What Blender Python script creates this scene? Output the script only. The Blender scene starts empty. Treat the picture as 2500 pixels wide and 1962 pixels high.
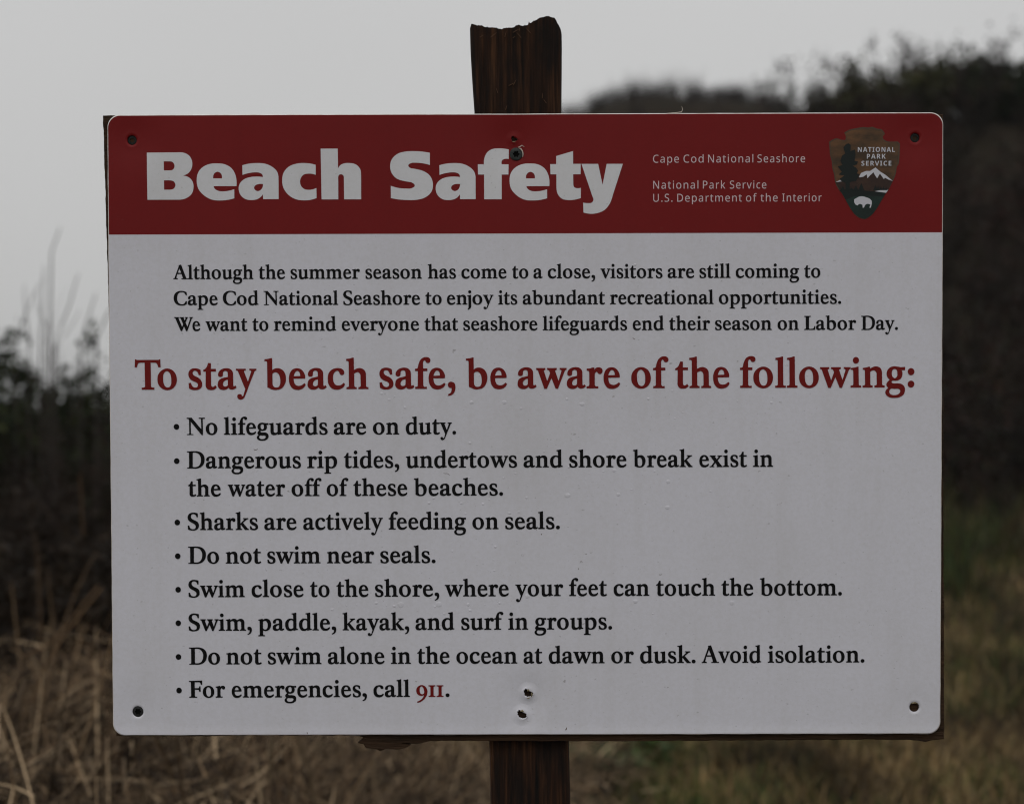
import bpy, bmesh, math, random
import numpy as np
from mathutils import Vector, Matrix, noise
from mathutils.geometry import tessellate_polygon
random.seed(11); rng = np.random.default_rng(7)
SC = bpy.context.scene; COL = SC.collection

# ------------------------------------------------------------------ camera, sky, light, exposure
EYE = Vector((0.0, 0.0, 1.45))
cd = bpy.data.cameras.new('camera'); cam = bpy.data.objects.new('camera', cd); COL.objects.link(cam)
cam.location = EYE; cam.rotation_euler = (math.radians(90), 0, 0)
cd.lens = 70; cd.sensor_width = 36; cd.sensor_fit = 'HORIZONTAL'; cd.clip_start = .05; cd.clip_end = 6000
cd.dof.use_dof = True; cd.dof.focus_distance = 2.19; cd.dof.aperture_fstop = 4.8; cd.dof.aperture_blades = 7
SC.camera = cam
SUN_EL, SUN_ROT = 52.0, 200.0
w = bpy.data.worlds.new('World'); SC.world = w; w.use_nodes = True
nt = w.node_tree; nt.nodes.clear()
def N(t, **k):
    n = nt.nodes.new(t)
    for a, b in k.items(): setattr(n, a, b)
    return n
sky = N('ShaderNodeTexSky', sky_type='NISHITA', sun_disc=False, sun_elevation=math.radians(SUN_EL), sun_rotation=math.radians(SUN_ROT))
hs = N('ShaderNodeHueSaturation'); hs.inputs['Saturation'].default_value = .05; hs.inputs['Value'].default_value = .10
tc = N('ShaderNodeTexCoord'); sx = N('ShaderNodeSeparateXYZ')
rp = N('ShaderNodeValToRGB')          # overcast: paler high up, a little duller at the horizon
rp.color_ramp.elements[0].position = 0.0; rp.color_ramp.elements[0].color = (.50, .50, .497, 1)
rp.color_ramp.elements[1].position = 1.0; rp.color_ramp.elements[1].color = (.86, .86, .87, 1)
ns = N('ShaderNodeTexNoise'); ns.inputs['Scale'].default_value = 1.6; ns.inputs['Detail'].default_value = 3
mr = N('ShaderNodeMapRange'); mr.inputs[1].default_value = .3; mr.inputs[2].default_value = .7; mr.inputs[3].default_value = .915; mr.inputs[4].default_value = 1.045
mm = N('ShaderNodeMix', data_type='RGBA', blend_type='MULTIPLY'); mm.inputs[0].default_value = 1
mx = N('ShaderNodeMix', data_type='RGBA'); mx.inputs[0].default_value = .88
bg = N('ShaderNodeBackground'); wo = N('ShaderNodeOutputWorld')
L = nt.links.new
L(sky.outputs[0], hs.inputs['Color']); L(tc.outputs['Generated'], sx.inputs[0]); L(sx.outputs['Z'], rp.inputs[0])
L(tc.outputs['Generated'], ns.inputs['Vector']); L(ns.outputs['Fac'], mr.inputs[0])
L(rp.outputs[0], mm.inputs[6]); L(mr.outputs[0], mm.inputs[7])
L(hs.outputs[0], mx.inputs[6]); L(mm.outputs[2], mx.inputs[7]); L(mx.outputs[2], bg.inputs['Color']); bg.inputs['Strength'].default_value = 1.0
L(bg.outputs[0], wo.inputs[0])
sd = bpy.data.lights.new('sun', 'SUN'); sd.energy = SUN_E = .5; sd.angle = math.radians(35); sd.color = (1, .97, .93)
so = bpy.data.objects.new('sun', sd); COL.objects.link(so)
so.rotation_euler = (math.radians(90-SUN_EL), 0, math.radians(-20))      # from behind the camera's left shoulder
vs = SC.view_settings; vs.view_transform = 'Standard'; vs.look = 'None'; vs.exposure = 0; vs.gamma = 1; vs.use_curve_mapping = False
SC.render.engine = 'CYCLES'; SC.cycles.use_denoising = True; SC.cycles.pixel_filter_type = 'BLACKMAN_HARRIS'; SC.cycles.filter_width = 1.15; SC.cycles.volume_bounces = 1; SC.cycles.max_bounces = 6; SC.cycles.diffuse_bounces = 3

# ------------------------------------------------------------------ helpers
def tag(o, label=None, cat=None, group=None, kind=None):
    if label: o['label'] = label
    if cat: o['category'] = cat
    if group: o['group'] = group
    if kind: o['kind'] = kind
    return o
def link(name, me, parent=None, mats=()):
    o = bpy.data.objects.new(name, me); COL.objects.link(o)
    for m in mats: me.materials.append(m)
    if parent: o.parent = parent
    return o
def mesh(name, V, F, smooth=False):
    me = bpy.data.meshes.new(name); V = np.asarray(V, np.float32)
    if isinstance(F, np.ndarray):
        n, k = F.shape
        me.vertices.add(len(V)); me.vertices.foreach_set('co', V.ravel())
        me.loops.add(n*k); me.loops.foreach_set('vertex_index', F.astype(np.int32).ravel())
        me.polygons.add(n); me.polygons.foreach_set('loop_start', np.arange(0, n*k, k, dtype=np.int32))
        me.update(calc_edges=True)
    else:
        me.from_pydata([tuple(map(float, v)) for v in V], [], F); me.update()
    if smooth: me.polygons.foreach_set('use_smooth', np.ones(len(me.polygons), bool))
    return me
def vcol(me, cols):
    a = me.color_attributes.new('tint', 'FLOAT_COLOR', 'POINT')
    c = np.ones((len(me.vertices), 4), np.float32); c[:, :3] = cols; a.data.foreach_set('color', c.ravel())
def empty(name, loc):
    o = bpy.data.objects.new(name, None); COL.objects.link(o); o.location = loc; o.empty_display_size = .2; return o

def mat(name, col, rough=.6, spec=.4, noise_scale=None, col2=None, stretch=(1, 1, 1), bump=0, bscale=40, thresh=(.35, .65), coord='Object'):
    m = bpy.data.materials.new(name); m.use_nodes = True; t = m.node_tree; b = t.nodes['Principled BSDF']
    b.inputs['Base Color'].default_value = (*col, 1); b.inputs['Roughness'].default_value = rough; b.inputs['Specular IOR Level'].default_value = spec
    c = t.nodes.new('ShaderNodeTexCoord'); mp = t.nodes.new('ShaderNodeMapping'); mp.inputs['Scale'].default_value = stretch
    t.links.new(c.outputs[coord], mp.inputs[0])
    if col2:
        n = t.nodes.new('ShaderNodeTexNoise'); n.inputs['Scale'].default_value = noise_scale; n.inputs['Detail'].default_value = 8; n.inputs['Roughness'].default_value = .65
        t.links.new(mp.outputs[0], n.inputs['Vector'])
        r = t.nodes.new('ShaderNodeMapRange'); r.inputs[1].default_value, r.inputs[2].default_value = thresh
        t.links.new(n.outputs['Fac'], r.inputs[0])
        x = t.nodes.new('ShaderNodeMix'); x.data_type = 'RGBA'; x.inputs[6].default_value = (*col, 1); x.inputs[7].default_value = (*col2, 1)
        t.links.new(r.outputs[0], x.inputs[0]); t.links.new(x.outputs[2], b.inputs['Base Color'])
    if bump:
        n2 = t.nodes.new('ShaderNodeTexNoise'); n2.inputs['Scale'].default_value = bscale; n2.inputs['Detail'].default_value = 6
        t.links.new(mp.outputs[0], n2.inputs['Vector'])
        bp = t.nodes.new('ShaderNodeBump'); bp.inputs['Strength'].default_value = bump; bp.inputs['Distance'].default_value = .002
        t.links.new(n2.outputs['Fac'], bp.inputs['Height']); t.links.new(bp.outputs[0], b.inputs['Normal'])
    return m
def leafmat(name, rough=.6, spec=.25, trans=.25):
    m = bpy.data.materials.new(name); m.use_nodes = True; t = m.node_tree; b = t.nodes['Principled BSDF']
    a = t.nodes.new('ShaderNodeVertexColor'); a.layer_name = 'tint'
    t.links.new(a.outputs[0], b.inputs['Base Color']); b.inputs['Roughness'].default_value = rough; b.inputs['Specular IOR Level'].default_value = spec*.5
    return m

# ------------------------------------------------------------------ ground and dunes
def sst(a, b, x):
    t = np.clip((x-a)/(b-a), 0, 1); return t*t*(3-2*t)
def ground(X, Y):
    X = np.asarray(X, float); Y = np.asarray(Y, float)
    g = .50*sst(8, 17, Y)*sst(-1.5, 2.0, X)                                   # meadow rises gently to the right
    g = g + .40*sst(.25, -1.2, X)*sst(3.2, 4.6, Y)*(1-.8*sst(5.5, 7.5, Y))       # bank of matted dead grass on the left
    r = sst(16, 30, Y)*(1-.65*sst(36, 60, Y))                                  # near dune on the right
    c = np.interp(X, [-8, -2, 1.8, 4.3, 4.9, 5.8, 6.6, 7.6, 9, 12, 20, 40], [0, .8, 2.8, 4.6, 4.95, 4.95, 5.15, 5.1, 5.3, 5.6, 5, 3])
    g = g + r*c
    r2 = sst(33, 47, Y)*(1-.7*sst(55, 95, Y))                                  # farther dune
    c2 = np.interp(X, [-24, -13, -9, -6, -3, -.6, .3, 1.2, 2.2, 3.4, 5.2, 6.1, 6.7, 7.6, 9.6, 14, 40], [0, .6, 1.6, 3.6, 5.4, 7.1, 7.7, 8.1, 8.45, 8.6, 8.55, 8.35, 8.0, 7.85, 7.8, 7, 3])
    g = np.maximum(g, r2*c2)
    g = g - 1.2*sst(-3, -9, X)*sst(14, 40, Y)
    g = g + .05*np.sin(X*1.7+Y*.8)*np.sin(Y*1.1-X*.6)*sst(3, 8, Y)
    return g
u = np.linspace(-1, 1, 260); gx = 14*np.sinh(u*5.6)/np.sinh(5.6)*110 ; gx = np.sign(u)*(np.abs(u)*24+(np.abs(u)**7)*1900)
v = np.linspace(0, 1, 320); gy = -25 + v*125 + (v**9)*2600
gy = np.where(gy < -24.9, -1500, gy)
GX, GY = np.meshgrid(gx, gy); GZ = ground(GX, GY)
nx, ny = len(gx), len(gy)
idx = np.arange(nx*ny).reshape(ny, nx)
F = np.stack([idx[:-1, :-1], idx[:-1, 1:], idx[1:, 1:], idx[1:, :-1]], -1).reshape(-1, 4)
gm = mat('soil', (.026, .019, .013), .95, .05, 2.2, (.016, .014, .009), bump=1, bscale=30)
go = link('ground', mesh('ground', np.stack([GX, GY, GZ], -1).reshape(-1, 3), F, True), None, [gm]); tag(go, kind='structure')

# ------------------------------------------------------------------ the sign
RS = Matrix(((0.999993, -0.002637, -0.002823), (0.002536, 0.999371, -0.035376), (0.002915, 0.035368, 0.99937)))
TS = Vector((0.015079, -0.026181, -2.18745))
A = Matrix(((1, 0, 0), (0, 0, -1), (0, 1, 0)))                      # camera axes to world axes
MS = Matrix.Translation(EYE) @ (A @ RS).to_4x4(); MS.translation = EYE + A @ TS
FOOT = Vector((0.017, -1.43, -.060))                                 # foot of the post in panel coordinates (metres)
sign = empty('information_sign', (0, 0, 0)); sign.matrix_world = MS @ Matrix.Translation(FOOT)
tag(sign, 'white beach safety notice with red header screwed to a dark broken-topped wooden post', 'sign')
def S(x, y, z=0):                                                    # panel millimetres -> metres about the sign's foot
    return (x/1000-FOOT.x, y/1000-FOOT.y, z/1000-FOOT.z)
def SV(P):
    P = np.asarray(P, float)/1000; return P-np.array(FOOT)

HW, HH, RC = 457.0, 341.2, 13.5
DENT = [(-430.4, 313.7, 2.3, 27), (-12, 308, 3.3, 32), (426.5, 313.9, 2.3, 27), (-429.5, -315, 1.1, 24), (428.4, -311.8, .7, 18), (1, -299, 2.2, 23), (-5, -321, 1.0, 18)]
def zf(x, y):
    z = 0*np.asarray(x, float)
    for cx, cy, a, s in DENT: z = z - a*np.exp(-((x-cx)**2+(y-cy)**2)/(s*s))
    z = z + .35*np.sin(x*.011+1)*np.sin(y*.013) + .12*np.sin(x*.041+y*.02)
    z = z + .55*np.exp(-((y+341)/7.0)**2)
    return z
# fasteners and holes: x, y, hole radius, rim radius, raised rim height, kind
HOLES = [(-430.4, 313.7, 5.3, 8.5, .25, 'screw'), (-12, 313.6, 2.9, 5.6, .55, 'torn'), (426.5, 313.9, 5.2, 8.5, .25, 'screw'),
         (-429.5, -315.0, 6.2, 8.4, .1, 'screw'), (428.4, -311.8, 5.6, 8.6, .2, 'hole'), (1.8, -295.5, 4.5, 8.6, 1.0, 'torn'), (-5.1, -319.1, 4.6, 8.0, .9, 'torn')]

YB = 210.6                                                           # bottom of the red header
def rows_between(y0, y1, step=2.2):
    ys = list(np.linspace(y0, y1, max(2, int((y1-y0)/step)+1)))
    return ys
def halfw(y, hw, hh, rc):
    d = abs(y)-(hh-rc)
    return hw if d <= 0 else hw-rc+math.sqrt(max(0, rc*rc-d*d))
def plate(name, y0, y1, hw, hh, rc, dz, matl, parent, label=None):
    ys = [y for y in rows_between(y0, y1)]
    for s in (-1, 1):
        for k in range(9):
            yy = s*(hh-rc+rc*math.sin(math.pi/2*k/8))
            if y0-1e-6 <= yy <= y1+1e-6: ys.append(yy)
    ys = sorted(set(round(y, 3) for y in ys)); nc = 410
    V = []
    for y in ys:
        ww = halfw(y, hw, hh, rc); xs = np.linspace(-ww, ww, nc); V.append(np.stack([xs, np.full(nc, y), zf(xs, np.full(nc, y))+dz], -1))
    V = np.concatenate(V); n = len(ys); ii = np.arange(n*nc).reshape(n, nc)
    F = np.stack([ii[:-1, :-1], ii[:-1, 1:], ii[1:, 1:], ii[1:, :-1]], -1).reshape(-1, 4)
    C = V[F].mean(1); keep = np.ones(len(F), bool)
    for hx, hy, r, R, h, k in HOLES:
        if y0-R < hy < y1+R: keep &= np.hypot(C[:, 0]-hx, C[:, 1]-hy) > R+1.5
    F = F[keep]; Vs = [V]; Fs = [F]; off = len(V)
    for hi, (hx, hy, r, R, h, k) in enumerate(HOLES):                # polar collars: fine geometry round every hole
        if not (y0 < hy < y1): continue
        ns_ = 40; th = np.arange(ns_)/ns_*2*math.pi; rr = [R+4.2, R+3, R+1.5, R, R-.9, r+(R-r)*.5, r+(R-r)*.2, r, r*.97, r*.95]
        rg = random.Random(hi*7+3); jag = np.array([1+(.28*(rg.random()-.5) if k == 'torn' else .03*(rg.random()-.5)) for _ in range(ns_)])
        if k == 'torn': jag = jag*(1+.22*np.cos(2*th+1.0)+.12*np.cos(3*th))
        for q, a in enumerate(rr):
            t = min(1, max(0, (R+4.2-a)/(R+4.2-r)))
            prof = h*math.exp(-((a-R+1)/1.7)**2) - (1.5 if k == 'torn' else .5)*max(0, (R-a)/(R-r))**1.5
            if k == 'torn': prof = 1.9*h*max(0, 1-max(0, (a-r)/(R+4.2-r))**.9)**1.6-(.5 if q == 7 else 0)
            if q >= 8: prof -= 1.1*(q-7)
            aa = a*(jag if q >= 6 else 1)
            x = hx+aa*np.cos(th); y = hy+aa*np.sin(th)
            lift = .03 if q == 0 else .06
            Vs.append(np.stack([x, y, zf(x, y)+dz+prof+lift], -1))
        m_ = len(rr); jj = off+np.arange(m_*ns_).reshape(m_, ns_); nx_ = np.roll(jj, -1, 1)
        Fs.append(np.stack([jj[:-1], jj[1:], nx_[1:], nx_[:-1]], -1).reshape(-1, 4)); off += m_*ns_
    me = mesh(name, SV(np.concatenate(Vs)), np.concatenate(Fs), True)
    o = link(name, me, parent, [matl])
    if label: tag(o, label)
    return o, ys

def paint(name, base, dirt, specks=.5, blot=None):
    """printed aluminium: colour with fine grime, specks and faint streaks"""
    m = bpy.data.materials.new(name); m.use_nodes = True; t = m.node_tree; b = t.nodes['Principled BSDF']; lk = t.links.new
    b.inputs['Roughness'].default_value = .5; b.inputs['Specular IOR Level'].default_value = .22
    c = t.nodes.new('ShaderNodeTexCoord')
    def nz(scale, det, st, lo, hi, o3, o4):
        mp = t.nodes.new('ShaderNodeMapping'); mp.inputs['Scale'].default_value = st; lk(c.outputs['Object'], mp.inputs[0])
        n = t.nodes.new('ShaderNodeTexNoise'); n.inputs['Scale'].default_value = scale; n.inputs['Detail'].default_value = det; lk(mp.outputs[0], n.inputs['Vector'])
        r = t.nodes.new('ShaderNodeMapRange'); r.inputs[1].default_value, r.inputs[2].default_value, r.inputs[3].default_value, r.inputs[4].default_value = lo, hi, o3, o4
        lk(n.outputs['Fac'], r.inputs[0]); return r.outputs[0]
    def mixc(fac, a, bcol):
        x = t.nodes.new('ShaderNodeMix'); x.data_type = 'RGBA'; lk(fac, x.inputs[0])
        if isinstance(a, tuple): x.inputs[6].default_value = (*a, 1)
        else: lk(a, x.inputs[6])
        x.inputs[7].default_value = (*bcol, 1); return x.outputs[2]
    col = mixc(nz(7, 5, (1, 1, 1), .42, .75, 0, .16), base, dirt)                     # broad grime
    col = mixc(nz(9, 4, (6, .5, 1), .5, .8, 0, .14), col, dirt)                       # vertical run streaks
    col = mixc(nz(260, 2, (1, 1, 1), .35, .75, 0, .16), col, dirt)                    # fine mottling
    col = mixc(nz(230, 2, (1, 1.4, 1), .70, .76, 0, specks*.5), col, (.16, .14, .12))  # specks
    col = mixc(nz(95, 3, (1, 1.5, 1), .745, .79, 0, specks*.8), col, (.13, .10, .07))
    lk(col, b.inputs['Base Color'])
    n2 = t.nodes.new('ShaderNodeTexNoise'); n2.inputs['Scale'].default_value = 420; n2.inputs['Detail'].default_value = 3; lk(c.outputs['Object'], n2.inputs['Vector'])
    bp = t.nodes.new('ShaderNodeBump'); bp.inputs['Strength'].default_value = .12; bp.inputs['Distance'].default_value = .0006
    lk(n2.outputs['Fac'], bp.inputs['Height']); lk(bp.outputs[0], b.inputs['Normal'])
    return m
M_white = paint('white_enamel', (.735, .73, .785), (.49, .47, .43), .55)
M_red = paint('red_enamel', (.192, .0066, .0070), (.13, .005, .005), .12)
M_letter = paint('white_letter', (.74, .74, .76), (.55, .54, .50), .5)
M_ink = mat('black_ink', (.005, .005, .0052), .55, .12)
M_redink = mat('red_ink', (.175, .0075, .006), .5, .2)
M_small = mat('pale_letter', (.70, .56, .58), .5, .3)

panel, ys = plate('sign_panel', -HH+.9, YB+1.0, HW-.9, HH-.9, RC, 0, M_white, sign, 'white metal panel with rounded corners, grimy and dented round its screws')
# rolled edge and back of the panel
def outline(hw, hh, rc, n=12):
    P = []
    for (cx, cy, a0) in ((hw-rc, hh-rc, 0), (-hw+rc, hh-rc, 90), (-hw+rc, -hh+rc, 180), (hw-rc, -hh+rc, 270)):
        for k in range(n+1):
            a = math.radians(a0+90*k/n); P.append((cx+rc*math.cos(a), cy+rc*math.sin(a)))
    out = []
    for i in range(len(P)):
        a, b = P[i], P[(i+1) % len(P)]; L_ = math.hypot(b[0]-a[0], b[1]-a[1]); k = max(1, int(L_/6))
        for q in range(k): out.append((a[0]+(b[0]-a[0])*q/k, a[1]+(b[1]-a[1])*q/k))
    return out
rings = []
for (ins, dz) in ((.9, .01), (.6, -.2), (0, -.95), (0, -2.0)):
    o_ = outline(HW-ins, HH-ins, RC)
    rings.append([(x+(0 if ins else .25*noise.noise((x*.05, y*.05, 3))), y+(0 if ins else (.5*noise.noise((x*.04, 7, 3)) if y < -300 else .15*noise.noise((x*.04, 7, 3)))), float(zf(x, y))+dz) for x, y in o_])
nr = len(rings[0]); V = [p for r in rings for p in r]
F = [(q*nr+i, (q+1)*nr+i, (q+1)*nr+(i+1) % nr, q*nr+(i+1) % nr) for q in range(3) for i in range(nr)]
M_edge = mat('worn_edge', (.86, .82, .80), .4, .5, 60, (.62, .54, .48))
link('panel_edge', mesh('panel_edge', SV(V), F, False), panel, [M_edge])
header, _ = plate('red_header', YB, HH-.9, HW-.9, HH-.9, RC, .06, M_red, panel, 'red band across the top of the panel')

# ------------------------------------------------------------------ lettering (flat print, cut as thin shapes that follow the panel)
# glyph outlines drawn for this sign: "x,y" is a smooth point, "x,y!" a corner; y runs down, base = baseline
# glyph: (left x, baseline, scale, left bearing, right bearing, right x, contours)
G={}
def gl(ch,ox,base,sc,lb,rb,rx,*cs): G[ch]=(ox,base,sc,lb,rb,rx,cs)
gl('T',68,583,1,8,10,495,"74,84! 82,84! 98,94! 468,94! 478,84! 490,84! 494,212! 462,212! 450,172 430,142 400,134! 328,134! 330,535! 345,548 388,552! 388,583! 182,583! 182,552! 225,548 240,535! 234,134! 165,134! 125,145 108,175 100,212! 68,212!")
gl('o',443,583,1,21,33,757,"600,237 700,275 745,345 757,412 745,490 695,560 600,591 510,560 455,490 443,415 455,340 510,270","600,275 645,305 670,370 674,430 668,500 645,540 608,553 570,540 540,490 528,410 530,350 555,295")
gl('s',955,583,1,26,18,1180,"1155,262! 1162,343! 1130,343! 1118,305 1095,278 1070,270 1040,275 1022,295 1022,315 1035,345 1075,370 1130,400 1165,440 1180,490 1170,545 1125,582 1068,591 1010,585 968,565! 960,480! 992,475! 1005,515 1030,545 1068,555 1105,545 1118,515 1112,485 1080,460 1030,440 985,405 960,350 965,295 1000,250 1070,235 1115,242")
gl('t',1208,583,1,10,5,1425,"1290,148! 1330,150! 1330,245! 1413,245! 1413,285! 1330,285! 1330,500! 1338,532 1358,545 1385,538 1405,518! 1425,550! 1395,578 1330,592 1280,580 1252,540 1248,480! 1250,285! 1208,285! 1208,262! 1240,245 1265,215 1280,180")
gl('a',1450,583,1,22,6,1755,"1456,345 1468,295 1510,255 1590,235 1655,250 1690,290 1698,345! 1700,515! 1710,535 1740,522! 1755,550! 1725,575 1680,585 1645,575 1625,550! 1590,580 1530,591 1480,575 1450,530 1450,490 1465,440 1510,405 1570,390 1618,378! 1618,320 1610,290 1580,275 1550,280 1530,300 1528,335 1520,365 1488,375 1462,365","1618,418! 1570,432 1535,465 1527,495 1535,525 1565,540 1595,535 1618,515!")
gl('y',1743,583,1,-6,-8,2080,"1743,245! 1900,245! 1900,268! 1875,275 1870,290! 1940,460! 2000,290! 1998,275 1968,268! 1968,245! 2080,245! 2080,268! 2058,275 2045,290! 1935,565! 1895,670 1865,728 1820,752 1780,740 1763,705 1775,672 1805,665 1828,675 1835,700 1855,698 1875,655! 1898,578! 1780,290! 1770,274 1743,268!")
gl('b',40,575,1,5,30,392,"45,80! 100,75 150,62! 165,62! 168,265! 205,240 265,230 330,255 375,315 390,385 375,480 320,560 235,585 170,580 130,560 92,545! 90,130! 82,114 45,108!","168,318! 195,298 230,292 275,320 300,375 306,430 300,500 275,540 235,550 195,540 172,505 168,470!")
gl('e',455,575,1,26,19,722,"585,231 650,250 695,305 715,370 712,398! 525,400! 530,455 555,505 610,525 660,515 705,480! 722,500! 700,540 655,572 590,585 525,570 475,510 455,420 465,330 510,255","525,362! 640,360! 635,310 615,280 588,270 555,290 535,325")
gl('c',1103,575,1,22,14,1378,"1255,231 1320,240 1360,275 1367,300 1360,328 1335,342 1310,335 1298,315 1285,285 1255,270 1215,290 1185,340 1180,395 1190,460 1220,505 1275,520 1320,510 1362,475! 1378,497! 1350,545 1300,575 1240,585 1170,565 1115,495 1103,415 1115,320 1170,255")
gl('h',1400,573,1,11,14,1762,"1402,78! 1455,72 1505,57! 1522,57! 1525,265! 1560,245 1625,230 1680,250 1712,290 1720,340! 1722,525! 1732,540 1762,545! 1762,573! 1603,573! 1603,545! 1632,540 1642,525! 1640,370! 1632,325 1595,292 1560,298 1527,318! 1528,525! 1538,540 1568,545! 1568,573! 1406,573! 1406,545! 1437,540 1448,525! 1445,130! 1437,112 1402,105!")
gl('n',1278,577,1,16,14,1635,"1280,258! 1330,250 1375,238! 1395,238! 1397,272! 1435,248 1500,232 1555,252 1583,295 1590,350! 1592,525! 1603,543 1635,548! 1635,577! 1473,577! 1473,548! 1503,543 1513,525! 1510,380! 1503,325 1465,294 1430,298 1397,320! 1398,525! 1408,543 1438,548! 1438,577! 1278,577! 1278,548! 1310,543 1320,525! 1318,310! 1311,288 1280,280!")
gl('m',1278,577,1,16,14,1823,"1280,258! 1330,250 1375,238! 1395,238! 1397,272! 1435,248 1500,232 1550,245 1582,280! 1625,248 1688,232 1743,252 1771,295 1778,350! 1780,525! 1791,543 1823,548! 1823,577! 1661,577! 1661,548! 1691,543 1701,525! 1698,380! 1691,325 1653,294 1620,298 1590,320! 1592,525! 1602,543 1632,548! 1632,577! 1473,577! 1473,548! 1503,543 1513,525! 1510,380! 1503,325 1465,294 1430,298 1397,320! 1398,525! 1408,543 1438,548! 1438,577! 1278,577! 1278,548! 1310,543 1320,525! 1318,310! 1311,288 1280,280!")
gl('i',1078,577,1,14,14,1245,"1082,258! 1140,250 1185,238! 1202,238! 1205,525! 1213,543 1245,548! 1245,577! 1078,577! 1078,548! 1115,543 1125,525! 1122,310! 1114,288 1082,280!","O1162,128,46,52")
gl('j',1078,577,1,-20,22,1208,"1082,258! 1140,250 1185,238! 1202,238! 1205,600! 1198,675 1165,725 1105,765! 1095,745! 1120,705 1125,630! 1122,310! 1114,288 1082,280!","O1162,128,46,52")
gl('l',15,578,1,11,13,183,"17,88! 75,80 120,65! 137,65! 140,525! 148,543 183,548! 183,578! 15,578! 15,548! 50,543 60,525! 57,140! 50,120 17,115!")
gl('w',562,583,1,-8,-8,1062,"565,248! 710,248! 710,273! 690,280 685,295! 745,465! 797,330! 785,300! 775,282 745,273! 745,248! 900,248! 900,273! 880,280 872,295! 932,462! 985,300! 983,282 955,273! 955,248! 1062,248! 1062,273! 1040,282 1030,300! 920,588! 888,588! 815,410! 735,588! 700,588! 600,300! 590,280 565,272!")
gl('v',562,583,1,-8,-8,900,"565,248! 718,248! 718,273! 695,280 690,295! 757,475! 820,300! 818,282 790,273! 790,248! 900,248! 900,273! 875,282 865,300! 752,588! 718,588! 600,300! 590,280 565,272!")
gl('g',1655,577,1,5,10,1972,"1805,231 1860,240 1900,247! 1970,242! 1970,292! 1912,292! 1925,330 1925,370 1905,425 1860,458 1800,465 1770,462! 1750,480 1750,500 1775,513 1850,515 1920,530 1960,570 1968,620 1950,690 1890,735 1800,750 1710,735 1665,695 1655,660 1668,620 1705,588! 1680,560 1672,525 1690,490 1728,452! 1690,410 1675,350 1695,285 1740,245","1800,270 1835,285 1852,345 1845,400 1805,430 1770,410 1750,340 1765,290","1740,598 1800,600 1870,602 1900,625 1885,680 1800,710 1735,695 1710,655 1718,620")
gl('f',365,603,1,12,-30,595,"365,305! 365,275! 390,272 408,262 415,240! 430,180 470,110 545,80 600,100 612,135 600,165 575,175 550,165 538,140 515,130 495,155 490,200! 493,268! 562,268! 562,308! 493,308! 493,545! 502,568 552,572! 552,603! 368,603! 368,572! 403,568 412,545! 412,308!")
gl('r',1032,592,1,14,0,1290,"1035,270! 1090,265 1135,250! 1155,252! 1158,298! 1185,260 1230,247 1275,265 1290,300 1278,340 1250,355 1225,345 1212,325 1195,315 1170,340 1160,375 1160,400! 1160,535! 1170,555 1220,562! 1220,592! 1032,592! 1032,562! 1070,555 1080,535! 1078,330! 1070,308 1035,298!")
gl('u',1278,577,1,10,14,1632,"1280,258! 1330,250 1375,238! 1395,238! 1397,460! 1405,505 1440,528 1480,520 1512,495! 1510,310! 1500,288 1465,280! 1465,255! 1530,250 1570,238! 1590,238! 1592,500! 1600,525 1632,532! 1632,558! 1585,564 1532,580! 1513,580! 1512,545! 1470,577 1410,590 1345,570 1322,520 1318,470! 1318,310! 1310,288 1280,280!")
gl('d',0,577,1,24,12,340,"178,80! 225,74 280,60! 298,60! 300,505! 308,530 340,535! 340,560! 290,566 240,582! 222,582! 220,550! 180,580 125,590 60,570 15,500 0,410 15,320 70,255 150,232 190,238 220,252! 218,130! 210,112 178,106!","220,300! 190,275 155,270 110,300 85,360 84,420 95,490 130,530 175,530 220,500!")
gl('p',10,577,1,10,30,352,"12,258! 60,250 110,238! 128,238! 130,268! 170,243 225,231 295,255 340,320 352,395 335,490 280,565 200,588 160,583 132,570! 133,690! 145,708 188,713! 188,740! 10,740! 10,713! 42,708 52,690! 50,310! 42,288 12,280!","130,315! 165,295 195,290 240,320 265,375 268,430 258,500 230,540 190,550 150,535 132,515!")
gl('k',1378,575,1.083,11,2,1712,"1380,118! 1430,110 1480,92! 1495,92! 1498,405! 1600,302! 1600,290 1568,285! 1568,262! 1700,262! 1700,285! 1672,290 1650,305! 1560,385! 1675,530! 1690,545 1712,550! 1712,575! 1615,577! 1505,425! 1500,430! 1500,530! 1508,545 1538,550! 1538,575! 1380,575! 1380,550! 1413,545 1422,530! 1420,160! 1412,144 1380,135!")
gl('x',155,705,.99,2,2,520,"160,370! 325,370! 325,392! 302,400 305,412! 355,480! 412,412! 410,400 380,392! 380,370! 515,370! 515,392! 472,403 455,420! 378,520! 490,665! 502,680 520,685! 520,708! 355,708! 355,688! 375,680 370,665! 315,585! 257,665! 260,680 285,688! 285,708! 155,708! 155,688! 198,680 215,662! 290,555! 190,410! 180,398 160,392!")
gl('S',102,577,1.083,28,22,383,"355,130! 358,232! 330,235! 318,190 290,160 245,148 200,160 178,205 185,250 220,290 300,330 365,380 383,450 365,530 305,578 230,590 160,582 108,560! 102,460! 135,458! 150,510 180,545 235,558 285,545 308,500 300,450 260,410 180,365 120,310 102,240 125,165 180,122 240,112 300,118")
gl('N',65,557,1.083,8,8,530,"65,102! 188,102! 438,410! 435,150! 425,132 375,128! 375,102! 527,102! 527,128! 480,132 470,150! 478,562! 448,565! 165,205! 165,515! 177,535 228,540! 228,560! 70,560! 70,540! 120,535 132,515! 128,165! 118,138 65,128!")
gl('D',80,582,1.083,8,22,522,"80,128! 130,130 250,124 350,130 440,165 505,245 522,355 500,460 440,540 350,580 240,587! 85,584! 85,565! 125,560 135,545! 135,170! 125,158 80,152!","222,160! 290,158 370,190 425,270 437,370 420,460 370,530 300,553 230,550! 220,540!")
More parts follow.
